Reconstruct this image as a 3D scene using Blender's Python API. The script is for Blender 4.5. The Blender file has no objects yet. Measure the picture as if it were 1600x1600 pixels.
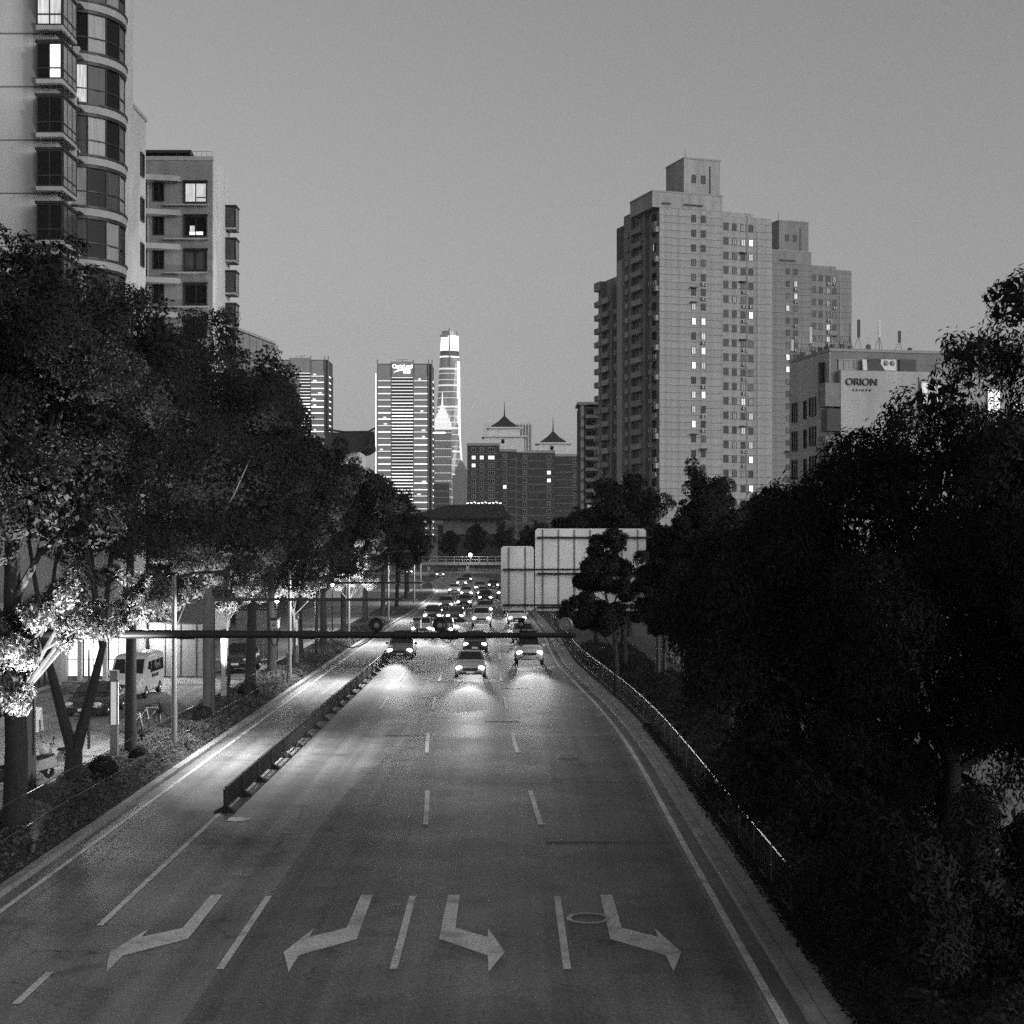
import bpy, bmesh, math, random
import numpy as np
from mathutils import Vector, Matrix

R = math.radians
S = bpy.context.scene
COL = S.collection

# ------------------------------------------------------------------ camera
cam = bpy.data.cameras.new('camera')
cam.sensor_width = 36.0
cam.lens = 55.1
cam.shift_y = 0.025
cam.clip_start = 0.5
cam.clip_end = 20000
camo = bpy.data.objects.new('camera', cam)
camo.location = (0, 0, 8.1)
camo.rotation_euler = (R(90), 0, 0)
COL.objects.link(camo)
S.camera = camo

# ------------------------------------------------------------------ world: dusk sky seen on black and white film
W = bpy.data.worlds.new('World')
S.world = W
W.use_nodes = True
wn = W.node_tree.nodes
wl = W.node_tree.links
wn.clear()
wo = wn.new('ShaderNodeOutputWorld')
bg = wn.new('ShaderNodeBackground')
bw = wn.new('ShaderNodeRGBToBW')
sky = wn.new('ShaderNodeTexSky')
sky.sky_type = 'NISHITA'
sky.sun_disc = False
SUN_EL, SUN_AZ = 7.5, 125.0
sky.sun_elevation = R(SUN_EL)
sky.sun_rotation = R(SUN_AZ)
sky.air_density = 1.0
sky.dust_density = 1.7
sky.ozone_density = 1.0
bg.inputs['Strength'].default_value = 0.13
wl.new(sky.outputs[0], bw.inputs[0])
wl.new(bw.outputs[0], bg.inputs[0])
wl.new(bg.outputs[0], wo.inputs[0])

sl = bpy.data.lights.new('sun', 'SUN')
sl.energy = 0.75
sl.angle = R(30)
so = bpy.data.objects.new('sun', sl)
d = Vector((math.sin(R(SUN_AZ)) * math.cos(R(SUN_EL + 8)), math.cos(R(SUN_AZ)) * math.cos(R(SUN_EL + 8)), math.sin(R(SUN_EL + 8))))
so.rotation_euler = d.to_track_quat('Z', 'Y').to_euler()
COL.objects.link(so)

S.view_settings.view_transform = 'Standard'
S.view_settings.look = 'None'
S.view_settings.exposure = 0.45
S.view_settings.gamma = 1.0
S.view_settings.use_curve_mapping = False
S.render.engine = 'CYCLES'
S.cycles.use_denoising = False
S.cycles.max_bounces = 4
S.cycles.diffuse_bounces = 2
S.cycles.glossy_bounces = 2
S.cycles.transmission_bounces = 3
S.cycles.sample_clamp_indirect = 2.5
S.cycles.sample_clamp_direct = 9.0
S.cycles.use_light_tree = True
S.cycles.use_adaptive_sampling = True
S.cycles.adaptive_threshold = .018
S.cycles.volume_bounces = 0
S.cycles.caustics_reflective = False
S.cycles.caustics_refractive = False

# ------------------------------------------------------------------ helpers
ORD = ['first', 'second', 'third', 'fourth', 'fifth', 'sixth', 'seventh', 'eighth', 'ninth', 'tenth', 'eleventh', 'twelfth',
       'thirteenth', 'fourteenth', 'fifteenth', 'sixteenth', 'seventeenth', 'eighteenth', 'nineteenth', 'twentieth',
       'twenty-first', 'twenty-second', 'twenty-third', 'twenty-fourth', 'twenty-fifth']


class MB:
    def __init__(s):
        s.v = []
        s.f = []

    def add(s, vs, fs):
        b = len(s.v)
        s.v += [tuple(p) for p in vs]
        s.f += [tuple(i + b for i in f) for f in fs]
        return s

    def box(s, x0, x1, y0, y1, z0, z1):
        return s.add([(x0, y0, z0), (x1, y0, z0), (x1, y1, z0), (x0, y1, z0), (x0, y0, z1), (x1, y0, z1), (x1, y1, z1), (x0, y1, z1)],
                     [(0, 3, 2, 1), (4, 5, 6, 7), (0, 1, 5, 4), (1, 2, 6, 5), (2, 3, 7, 6), (3, 0, 4, 7)])

    def prism(s, poly, z0, z1):
        n = len(poly)
        vs = [(x, y, z0) for x, y in poly] + [(x, y, z1) for x, y in poly]
        fs = [tuple(range(n - 1, -1, -1)), tuple(range(n, 2 * n))]
        fs += [(i, (i + 1) % n, n + (i + 1) % n, n + i) for i in range(n)]
        return s.add(vs, fs)

    def prism_x(s, poly, x0, x1):      # poly in (y, z)
        n = len(poly)
        vs = [(x0, y, z) for y, z in poly] + [(x1, y, z) for y, z in poly]
        fs = [tuple(range(n)), tuple(range(2 * n - 1, n - 1, -1))]
        fs += [(n + i, n + (i + 1) % n, (i + 1) % n, i) for i in range(n)]
        return s.add(vs, fs)

    def tube(s, pts, rads, n=8, cap=True):
        pts = [Vector(p) for p in pts]
        if not hasattr(rads, '__len__'):
            rads = [rads] * len(pts)
        vs, fs = [], []
        up0 = None
        for i, p in enumerate(pts):
            t = (pts[min(i + 1, len(pts) - 1)] - pts[max(i - 1, 0)]).normalized()
            if up0 is None:
                up0 = Vector((1, 0, 0)) if abs(t.x) < .8 else Vector((0, 0, 1))
            a = (up0 - t * up0.dot(t)).normalized()
            up0 = a
            b = t.cross(a)
            for k in range(n):
                q = 2 * math.pi * k / n
                vs.append(p + (a * math.cos(q) + b * math.sin(q)) * rads[i])
        for i in range(len(pts) - 1):
            for k in range(n):
                fs.append((i * n + k, i * n + (k + 1) % n, (i + 1) * n + (k + 1) % n, (i + 1) * n + k))
        if cap:
            fs.append(tuple(range(n - 1, -1, -1)))
            fs.append(tuple(range((len(pts) - 1) * n, len(pts) * n)))
        return s.add(vs, fs)

    def lathe(s, prof, n=16, c=(0, 0, 0), axis='z', a0=0.0, a1=2 * math.pi):
        vs, fs = [], []
        full = abs(a1 - a0 - 2 * math.pi) < 1e-6
        m = n if full else n + 1
        for r, h in prof:
            for k in range(m):
                q = a0 + (a1 - a0) * k / n
                p = (r * math.cos(q), r * math.sin(q), h)
                if axis == 'y':
                    p = (p[0], p[2], p[1])
                elif axis == 'x':
                    p = (p[2], p[0], p[1])
                vs.append((p[0] + c[0], p[1] + c[1], p[2] + c[2]))
        for i in range(len(prof) - 1):
            for k in range(n):
                k2 = (k + 1) % m
                fs.append((i * m + k, i * m + k2, (i + 1) * m + k2, (i + 1) * m + k))
        return s.add(vs, fs)

    def mesh(s, name, mat, smooth=False):
        me = bpy.data.meshes.new(name)
        me.from_pydata(s.v, [], s.f)
        if mat:
            me.materials.append(mat)
        if smooth:
            me.polygons.foreach_set('use_smooth', [True] * len(me.polygons))
            me.set_sharp_from_angle(angle=R(40))
        me.update()
        return me

    def build(s, name, mat, parent=None, smooth=False, loc=None, rz=None):
        return link(name, s.mesh(name, mat, smooth), parent, loc, rz)


def link(name, me, parent=None, loc=None, rz=None):
    o = bpy.data.objects.new(name, me)
    COL.objects.link(o)
    if parent:
        o.parent = parent
    if loc:
        o.location = loc
    if rz:
        o.rotation_euler = (0, 0, rz)
    return o


def tag(o, label, cat, group=None):
    o['label'] = label
    o['category'] = cat
    if group:
        o['group'] = group
    return o


def thing(name, label, cat, loc=(0, 0, 0), rz=0.0, group=None):
    o = bpy.data.objects.new(name, None)
    COL.objects.link(o)
    o.location = loc
    o.rotation_euler = (0, 0, rz)
    o.empty_display_size = .3
    return tag(o, label, cat, group)


def struct(o):
    o['kind'] = 'structure'
    return o


def stuff(o):
    o['kind'] = 'stuff'
    return o


def kids(o):
    return [c for c in o.children]


def copy_tree(o, parent=None):
    c = o.copy()
    COL.objects.link(c)
    c.parent = parent
    for ch in o.children:
        copy_tree(ch, c)
    return c


def bx(x0, x1, y0, y1, z0, z1):
    return MB().box(x0, x1, y0, y1, z0, z1)


_unit = {}


def piece(name, mat, parent, x0, x1, y0, y1, z0, z1):
    """a box-shaped part that shares one mesh with every other part of the same name, size and material"""
    k = (name, mat.name, round(x1 - x0, 3), round(y1 - y0, 3), round(z1 - z0, 3))
    if k not in _unit:
        a, b, c = (x1 - x0) / 2, (y1 - y0) / 2, (z1 - z0) / 2
        _unit[k] = bx(-a, a, -b, b, -c, c).mesh(name, mat)
    return link(name, _unit[k], parent, ((x0 + x1) / 2, (y0 + y1) / 2, (z0 + z1) / 2))


# ------------------------------------------------------------------ materials (all greys: the film is black and white)
def nodes_of(name):
    m = bpy.data.materials.new(name)
    m.use_nodes = True
    return m, m.node_tree.nodes, m.node_tree.links, m.node_tree.nodes['Principled BSDF']


def grey(v):
    return (v, v, v, 1)


def mat(name, v, rough=.8, var=.12, scale=3.0, bump=0.0, bscale=40.0, metal=0.0, spec=.4, streak=0.0, stretch=(1, 1, 1), emit=0.0, rand=0.0):
    m, n, l, p = nodes_of(name)
    p.inputs['Roughness'].default_value = rough
    p.inputs['Metallic'].default_value = metal
    p.inputs['Specular IOR Level'].default_value = spec
    tc = n.new('ShaderNodeTexCoord')
    mp = n.new('ShaderNodeMapping')
    mp.inputs['Scale'].default_value = stretch
    l.new(tc.outputs['Object'], mp.inputs['Vector'])
    no = n.new('ShaderNodeTexNoise')
    no.inputs['Scale'].default_value = scale
    no.inputs['Detail'].default_value = 6
    no.inputs['Roughness'].default_value = .65
    l.new(mp.outputs[0], no.inputs['Vector'])
    mr = n.new('ShaderNodeMapRange')
    mr.inputs['From Min'].default_value = .25
    mr.inputs['From Max'].default_value = .75
    mr.inputs['To Min'].default_value = v * (1 - var)
    mr.inputs['To Max'].default_value = v * (1 + var)
    l.new(no.outputs[0], mr.inputs['Value'])
    out = mr.outputs[0]
    if streak > 0:
        mp2 = n.new('ShaderNodeMapping')
        mp2.inputs['Scale'].default_value = (.55, .55, .05)
        l.new(tc.outputs['Object'], mp2.inputs['Vector'])
        n2 = n.new('ShaderNodeTexNoise')
        n2.inputs['Scale'].default_value = 1.6
        n2.inputs['Detail'].default_value = 5
        l.new(mp2.outputs[0], n2.inputs['Vector'])
        r2 = n.new('ShaderNodeMapRange')
        r2.inputs['From Min'].default_value = .38
        r2.inputs['From Max'].default_value = .68
        r2.inputs['To Min'].default_value = 1.0
        r2.inputs['To Max'].default_value = 1.0 - streak
        l.new(n2.outputs[0], r2.inputs['Value'])
        mu = n.new('ShaderNodeMath')
        mu.operation = 'MULTIPLY'
        l.new(out, mu.inputs[0])
        l.new(r2.outputs[0], mu.inputs[1])
        out = mu.outputs[0]
    if rand > 0:
        oi = n.new('ShaderNodeObjectInfo')
        r3 = n.new('ShaderNodeMapRange')
        r3.inputs['To Min'].default_value = 1 - rand
        r3.inputs['To Max'].default_value = 1 + rand
        l.new(oi.outputs['Random'], r3.inputs['Value'])
        m3 = n.new('ShaderNodeMath')
        m3.operation = 'MULTIPLY'
        l.new(out, m3.inputs[0])
        l.new(r3.outputs[0], m3.inputs[1])
        out = m3.outputs[0]
    l.new(out, p.inputs['Base Color'])
    if bump > 0:
        nb = n.new('ShaderNodeTexNoise')
        nb.inputs['Scale'].default_value = bscale
        nb.inputs['Detail'].default_value = 4
        l.new(tc.outputs['Object'], nb.inputs['Vector'])
        b = n.new('ShaderNodeBump')
        b.inputs['Strength'].default_value = bump
        b.inputs['Distance'].default_value = .02
        l.new(nb.outputs[0], b.inputs['Height'])
        l.new(b.outputs[0], p.inputs['Normal'])
    if emit > 0:
        p.inputs['Emission Color'].default_value = grey(1)
        p.inputs['Emission Strength'].default_value = emit
    return m


def lit_mat(name, strength, lo=.35, scale=2.0, stretch=(6, 6, .4)):
    """a lit room behind curtains: uneven folds of brightness"""
    m, n, l, p = nodes_of(name)
    p.inputs['Base Color'].default_value = grey(.25)
    p.inputs['Roughness'].default_value = .3
    tc = n.new('ShaderNodeTexCoord')
    oi = n.new('ShaderNodeObjectInfo')
    ad = n.new('ShaderNodeVectorMath')
    ad.operation = 'ADD'
    cb = n.new('ShaderNodeCombineXYZ')
    ml = n.new('ShaderNodeMath')
    ml.operation = 'MULTIPLY'
    ml.inputs[1].default_value = 37.0
    l.new(oi.outputs['Random'], ml.inputs[0])
    for k in range(3):
        l.new(ml.outputs[0], cb.inputs[k])
    l.new(tc.outputs['Object'], ad.inputs[0])
    l.new(cb.outputs[0], ad.inputs[1])
    mp = n.new('ShaderNodeMapping')
    mp.inputs['Scale'].default_value = stretch
    l.new(ad.outputs[0], mp.inputs['Vector'])
    no = n.new('ShaderNodeTexNoise')
    no.inputs['Scale'].default_value = scale
    no.inputs['Detail'].default_value = 3
    l.new(mp.outputs[0], no.inputs['Vector'])
    mr = n.new('ShaderNodeMapRange')
    mr.inputs['From Min'].default_value = .3
    mr.inputs['From Max'].default_value = .7
    mr.inputs['To Min'].default_value = strength * lo
    mr.inputs['To Max'].default_value = strength
    l.new(no.outputs[0], mr.inputs['Value'])
    p.inputs['Emission Color'].default_value = grey(1)
    l.new(mr.outputs[0], p.inputs['Emission Strength'])
    return m


def emit_mat(name, strength):
    m, n, l, p = nodes_of(name)
    p.inputs['Base Color'].default_value = grey(.5)
    p.inputs['Emission Color'].default_value = grey(1)
    p.inputs['Emission Strength'].default_value = strength
    return m


def leaf_mat(name, v, var=.3, transl=.25):
    m, n, l, p = nodes_of(name)
    p.inputs['Roughness'].default_value = .8
    p.inputs['Specular IOR Level'].default_value = .12
    ge = n.new('ShaderNodeNewGeometry')
    no = n.new('ShaderNodeTexNoise')
    no.inputs['Scale'].default_value = 1.3
    no.inputs['Detail'].default_value = 4
    l.new(ge.outputs['Position'], no.inputs['Vector'])
    ri = n.new('ShaderNodeMath')
    ri.operation = 'ADD'
    l.new(no.outputs[0], ri.inputs[0])
    rs = n.new('ShaderNodeMath')
    rs.operation = 'MULTIPLY'
    rs.inputs[1].default_value = .35
    l.new(ge.outputs['Random Per Island'], rs.inputs[0])
    l.new(rs.outputs[0], ri.inputs[1])
    mr = n.new('ShaderNodeMapRange')
    mr.inputs['From Min'].default_value = .4
    mr.inputs['From Max'].default_value = .95
    mr.inputs['To Min'].default_value = v * (1 - var)
    mr.inputs['To Max'].default_value = v * (1 + var)
    l.new(ri.outputs[0], mr.inputs['Value'])
    l.new(mr.outputs[0], p.inputs['Base Color'])
    tr = n.new('ShaderNodeBsdfTranslucent')
    l.new(mr.outputs[0], tr.inputs['Color'])
    mx = n.new('ShaderNodeMixShader')
    mx.inputs[0].default_value = transl
    l.new(p.outputs[0], mx.inputs[1])
    l.new(tr.outputs[0], mx.inputs[2])
    l.new(mx.outputs[0], n['Material Output'].inputs['Surface'])
    return m


def asphalt_mat(name, v, grain=.35, rough=.64):
    m, n, l, p = nodes_of(name)
    p.inputs['Roughness'].default_value = rough
    p.inputs['Specular IOR Level'].default_value = .35
    tc = n.new('ShaderNodeTexCoord')

    def noise(scale, det, stretch=(1, 1, 1)):
        mp = n.new('ShaderNodeMapping')
        mp.inputs['Scale'].default_value = stretch
        l.new(tc.outputs['Object'], mp.inputs['Vector'])
        q = n.new('ShaderNodeTexNoise')
        q.inputs['Scale'].default_value = scale
        q.inputs['Detail'].default_value = det
        l.new(mp.outputs[0], q.inputs['Vector'])
        return q.outputs[0]

    def rng(src, a, b, c, d_):
        r = n.new('ShaderNodeMapRange')
        r.inputs['From Min'].default_value = a
        r.inputs['From Max'].default_value = b
        r.inputs['To Min'].default_value = c
        r.inputs['To Max'].default_value = d_
        l.new(src, r.inputs['Value'])
        return r.outputs[0]

    def mul(a, b):
        q = n.new('ShaderNodeMath')
        q.operation = 'MULTIPLY'
        l.new(a, q.inputs[0])
        l.new(b, q.inputs[1])
        return q.outputs[0]
    fine = mul(rng(noise(26, 3), .3, .7, v * (1 - grain), v * (1 + grain)), rng(noise(9, 4), .3, .7, 1 - grain * .5, 1 + grain * .5))
    blot = mul(rng(noise(.22, 5), .3, .7, .66, 1.32), rng(noise(.9, 5), .55, .72, 1.0, .6))
    track = rng(noise(1.0, 3, (1.9, .025, 1)), .35, .7, .72, 1.2)
    c = mul(mul(fine, blot), track)
    vo = n.new('ShaderNodeTexVoronoi')
    vo.feature = 'DISTANCE_TO_EDGE'
    vo.inputs['Scale'].default_value = .33
    w = n.new('ShaderNodeTexNoise')
    w.inputs['Scale'].default_value = 1.4
    w.inputs['Detail'].default_value = 5
    l.new(tc.outputs['Object'], w.inputs['Vector'])
    va = n.new('ShaderNodeVectorMath')
    va.operation = 'MULTIPLY_ADD'
    va.inputs[1].default_value = (1.6, 1.6, 0)
    l.new(w.outputs['Color'], va.inputs[0])
    l.new(tc.outputs['Object'], va.inputs[2])
    l.new(va.outputs[0], vo.inputs['Vector'])
    crack = rng(vo.outputs['Distance'], .0, .012, .35, 1.0)
    gate = rng(noise(.12, 2), .42, .52, 0, 1)
    mxn = n.new('ShaderNodeMix')
    mxn.inputs['A'].default_value = 1.0
    l.new(gate, mxn.inputs['Factor'])
    l.new(crack, mxn.inputs['B'])
    c = mul(c, mxn.outputs[0])
    l.new(c, p.inputs['Base Color'])
    b = n.new('ShaderNodeBump')
    b.inputs['Strength'].default_value = .10
    b.inputs['Distance'].default_value = .004
    l.new(noise(45, 3), b.inputs['Height'])
    l.new(b.outputs[0], p.inputs['Normal'])
    l.new(rng(noise(.3, 3), .3, .7, rough - .04, rough + .06), p.inputs['Roughness'])
    return m


def glass_mat(name, v=.015, rough=.06, spec=.5):
    m, n, l, p = nodes_of(name)
    p.inputs['Base Color'].default_value = grey(v)
    p.inputs['Roughness'].default_value = rough
    p.inputs['Specular IOR Level'].default_value = spec
    return m


M = {}
M['asphalt'] = asphalt_mat('old_asphalt', .18, .4)
M['asphalt_new'] = asphalt_mat('newer_asphalt', .118, .6)
M['asphalt_side'] = asphalt_mat('side_road_concrete', .2, .15)


def paint_mat(name):
    m, n, l, p = nodes_of(name)
    p.inputs['Roughness'].default_value = .7
    tc = n.new('ShaderNodeTexCoord')
    vals = []
    for sc, det, a, b in ((16, 5, .36, .50), (1.1, 4, .30, .52), (60, 2, .25, .55)):
        q = n.new('ShaderNodeTexNoise')
        q.inputs['Scale'].default_value = sc
        q.inputs['Detail'].default_value = det
        l.new(tc.outputs['Object'], q.inputs['Vector'])
        r = n.new('ShaderNodeMapRange')
        r.inputs['From Min'].default_value = a
        r.inputs['From Max'].default_value = b
        r.inputs['To Min'].default_value = .35
        l.new(q.outputs[0], r.inputs['Value'])
        vals.append(r.outputs[0])
    out = vals[0]
    for v_ in vals[1:]:
        mm = n.new('ShaderNodeMath')
        mm.operation = 'MULTIPLY'
        l.new(out, mm.inputs[0])
        l.new(v_, mm.inputs[1])
        out = mm.outputs[0]
    r = n.new('ShaderNodeMapRange')
    r.inputs['To Min'].default_value = .12
    r.inputs['To Max'].default_value = .70
    l.new(out, r.inputs['Value'])
    l.new(r.outputs[0], p.inputs['Base Color'])
    return m


M['paint'] = paint_mat('worn_road_paint')
M['soil'] = mat('soil', .05, .95, .4, 2.5, .6, 12)
M['ground'] = mat('city_ground', .07, .95, .3, .05)
M['kerb'] = mat('kerb_concrete', .22, .85, .3, 4, .3, rand=.15)
M['pave'] = mat('pale_paving', .24, .85, .25, 3, .3)
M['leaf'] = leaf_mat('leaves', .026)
M['leaf_lit'] = leaf_mat('lit_look_leaves', .085)  # paler copy of the leaves: lamplight on the foliage put into the colour
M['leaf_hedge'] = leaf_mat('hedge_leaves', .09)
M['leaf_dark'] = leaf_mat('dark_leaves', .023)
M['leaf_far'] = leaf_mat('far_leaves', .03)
M['bark'] = mat('bark', .022, .95, .4, 6, .8, 14, stretch=(1, 1, .25))
M['bark_pale'] = mat('lit_look_bark', .07, .95, .35, 5, .6, 14, stretch=(1, 1, .3))  # paler bark tone paints in the light falling on one trunk
M['wall_a'] = mat('tower_plaster', .44, .9, .16, .22, .15, 6, streak=.14)
M['wall_b'] = mat('grey_plaster', .22, .9, .15, .5, .2, 6, streak=.2)
M['wall_c'] = mat('light_plaster', .58, .9, .08, .4, .15, 6, streak=.15)
M['wall_r'] = mat('tower_panels', .37, .9, .22, .16, .1, 4, streak=.24, rand=.05)
M['wall_r2'] = mat('balcony_panels', .32, .9, .16, .5, .1, 4, rand=.22)
M['wall_r3'] = mat('greyer_tower_panels', .26, .9, .22, .16, .1, 4, streak=.2, rand=.05)
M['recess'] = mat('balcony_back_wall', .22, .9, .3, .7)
M['joint'] = mat('joint_filler', .10, .95, .2, 2)
M['brick'] = mat('dark_brick', .05, .9, .25, 1.0)
M['white'] = mat('white_paint', .7, .6, .08, 2, streak=.15)
M['trim'] = mat('pale_trim', .30, .8, .12, 2)
M['frame'] = mat('dark_window_frame', .02, .5, .2, 3)
M['frame_pale'] = mat('pale_window_frame', .34, .6, .15, 3)
M['glass'] = glass_mat('window_glass', .008, .1, .12)
M['glass_grey'] = mat('curtained_glass', .06, .2, .6, 1.5, spec=.2, stretch=(5, 5, .3))
M['glass_pale'] = mat('pale_curtain_sky_glass', .24, .25, .4, 1.5, spec=.3, stretch=(6, 6, .3))
M['curtain_wall'] = mat('curtain_wall_glass', .36, .12, .15, .3, metal=.75)
M['lit_hi'] = lit_mat('bright_lit_room', 1.3, .5)
M['lit_low'] = lit_mat('dimly_lit_room', .30, .4)
M['lit_mid'] = lit_mat('lit_room_behind_curtain', .55, .35)
M['band'] = emit_mat('lit_floor_band', 1.6)
M['band_dim'] = emit_mat('dim_floor_band', .75)
M['band_hi'] = emit_mat('bright_floor_band', 2.2)
M['metal_dark'] = mat('dark_painted_metal', .03, .5, .2, 5, metal=.2)
M['metal'] = mat('galvanised_steel', .28, .45, .15, 6, metal=.6)
M['pole_white'] = mat('white_pole', .15, .6, .12, 3, streak=.1)
M['sign_back'] = mat('sign_back_sheet', .70, .5, .16, .7, streak=.2)
M['roof_dark'] = mat('dark_roof_tiles', .03, .8, .3, 2)
M['ac'] = mat('ac_unit_casing', .4, .6, .15, 4)
M['black'] = mat('black_rubber', .015, .8, .2, 6)
M['chrome'] = mat('chrome', .5, .2, .05, 3, metal=1.0)
M['car_white'] = mat('white_car_paint', .62, .3, .04, 1, spec=.6)
M['car_dark'] = mat('dark_car_paint', .02, .25, .1, 1, spec=.7)
M['car_grey'] = mat('grey_car_paint', .14, .28, .08, 1, spec=.7)
M['car_silver'] = mat('silver_car_paint', .38, .3, .06, 1, spec=.6, metal=.4)
M['car_glass'] = glass_mat('car_glass', .012, .05, .6)
M['headlight'] = emit_mat('lit_headlight', 60)
M['headlight_off'] = mat('headlight_lens', .5, .1, .1, 3, spec=.8)
M['lamp'] = emit_mat('lit_lamp', 14)
M['globe'] = emit_mat('lit_globe', 800)
M['globe_hi'] = emit_mat('bright_lit_globe', 620)
M['globe_far'] = emit_mat('lit_far_globe', 160)
M['shop'] = lit_mat('lit_shop_window', 2.6, .25, 1.0, (1.2, 1.2, .8))
M['column_panel'] = mat('lit_column_panel', .6, .5, .08, 3, emit=.22)
M['plastic_pale'] = mat('pale_plastic', .55, .4, .06, 3)
for k_ in ('band', 'band_dim', 'band_hi', 'lit_hi', 'lit_mid', 'headlight', 'column_panel', 'lamp'):
    M[k_].cycles.emission_sampling = 'NONE'
for k_ in ('globe', 'globe_far', 'globe_hi'):
    M[k_].cycles.emission_sampling = 'FRONT_BACK'
# ================================================================== the setting
def spline(pts, y):
    """smooth interpolation of x over y"""
    ys = [p[1] for p in pts]
    xs = [p[0] for p in pts]
    if y <= ys[0]:
        return xs[0]
    if y >= ys[-1]:
        return xs[-1]
    i = max(k for k in range(len(ys)) if ys[k] <= y)
    i = min(i, len(ys) - 2)
    m = []
    for k in (i, i + 1):
        a, b = max(k - 1, 0), min(k + 1, len(ys) - 1)
        m.append((xs[b] - xs[a]) / (ys[b] - ys[a]))
    h = ys[i + 1] - ys[i]
    t = (y - ys[i]) / h
    return ((2 * t**3 - 3 * t**2 + 1) * xs[i] + (t**3 - 2 * t**2 + t) * h * m[0] + (-2 * t**3 + 3 * t**2) * xs[i + 1] + (t**3 - t**2) * h * m[1])


LEFT = [(-11.5, -40), (-11.5, 60), (-11.5, 120), (-10.9, 165), (-10.9, 200), (-12.4, 250), (-17, 300), (-26, 335), (-45, 360)]
RIGHT = [(4.95, -40), (4.95, 40), (4.95, 60), (4.6, 74), (3.9, 88), (3.3, 102), (3.0, 130), (1.6, 180), (-.3, 230), (-3, 280), (-8, 325), (-17, 360)]
LINE_A = [(-8.6, -40), (-8.6, 36), (-8.35, 104), (-8.2, 165), (-8.3, 200), (-9.9, 250), (-14.3, 300)]
LINE_B = [(-5.5, -40), (-5.5, 38), (-5.75, 50), (-6.1, 66), (-6.4, 90), (-6.6, 120), (-6.7, 165), (-7.0, 200), (-8.8, 250), (-13, 300)]
LINE_C = [(-2.25, -40), (-2.25, 37), (-2.6, 48), (-3.35, 62), (-3.8, 76), (-4.15, 90), (-4.4, 120), (-4.3, 165), (-4.7, 200), (-6.6, 250), (-10.5, 300)]
LINE_D = [(1.02, -40), (1.02, 36), (.78, 45), (.1, 62), (-.3, 76), (-.65, 90), (-.95, 120), (-1.5, 165), (-2.3, 200), (-4.5, 250), (-8.4, 300)]
xl = lambda y: spline(LEFT, y)
xr = lambda y: spline(RIGHT, y)

ground = MB().add([(-9000, -3000, -.03), (9000, -3000, -.03), (9000, 12000, -.03), (-9000, 12000, -.03)], [(0, 1, 2, 3)]).build('ground', M['ground'])
struct(ground)


def strip(fa, fb, y0, y1, z, step=4.0):
    mb = MB()
    n = max(1, int(math.ceil((y1 - y0) / step)))
    vs, fs = [], []
    for i in range(n + 1):
        y = y0 + (y1 - y0) * i / n
        vs += [(fa(y), y, z), (fb(y), y, z)]
        if i:
            k = 2 * i
            fs.append((k - 2, k - 1, k + 1, k))
    return mb.add(vs, fs)


road_mb = strip(xl, xr, -40, 360, 0.0, 4)
road_mb.add([(-45, 360, 0), (-17, 360, 0), (-24, 378, 0), (-45, 392, 0), (-110, 408, 0), (-110, 372, 0)], [(0, 1, 2, 3, 4, 5)])
road = struct(road_mb.build('road', M['asphalt']))
# newer, darker asphalt laid over the middle and right-hand lanes
patch = strip(lambda y: spline([(-5.36, -40), (-5.36, 46), (-4.2, 64)], y), lambda y: xr(y) - .62, -40, 64, .004, 3).build('asphalt_patch', M['asphalt_new'], road)
# joint across the right-hand lanes and a small older patch
bx(.9, 4.3, 41.6, 41.75, .004, .0085).build('asphalt_joint', M['joint'], road)
for (x0, x1, y0, y1) in ((-5.2, -3.3, 64.2, 66.2), (-4.6, -2.6, 88, 91), (-1.2, .3, 69, 72.5), (-.6, .9, 84, 86.5)):
    bx(x0, x1, y0, y1, .002, .0075).build('repair_patch', M['asphalt_new'], road)


def line_piece(name, f, y0, y1, w, z=.010):
    return strip(lambda y: f(y) - w / 2, lambda y: f(y) + w / 2, y0, y1, z, 3).build(name, M['paint'], road)


fA, fB, fC, fD = (lambda y: spline(LINE_A, y)), (lambda y: spline(LINE_B, y)), (lambda y: spline(LINE_C, y)), (lambda y: spline(LINE_D, y))
line_piece('solid_lane_line', fA, 32.7, 300, .14)
line_piece('lane_dash', fA, 27.2, 29.2, .15)
line_piece('lane_dash', fA, 19, 23, .15)
for f in (fB, fC, fD):
    y = 29.4
    k = 0
    while y < 290:
        if not (f is fB and 44 < y < 60):
            line_piece('lane_dash', f, y, y + 6.0, .15)
        y += 14.8
        k += 1
line_piece('edge_line', lambda y: xr(y) - .42, -40, 320, .16)
line_piece('edge_line', lambda y: xl(y) + .42, -40, 300, .13)
ARROW = [(.48, 35.5), (.75, 35.5), (.77, 31.6), (-.23, 30.35), (-.26, 29.2), (-.56, 30.6), (-.2, 32.5), (-.21, 31.75), (.47, 32.5)]
for cx, s in ((-7.3, 1), (-3.9, 1), (-.7, -1), (2.75, -1)):
    poly = [(cx + s * x, y) for x, y in ARROW]
    MB().add([(x, y, .011) for x, y in poly], [tuple(range(len(poly)))] if s > 0 else [tuple(range(len(poly) - 1, -1, -1))]).build('turn_arrow', M['paint'], road)

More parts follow.
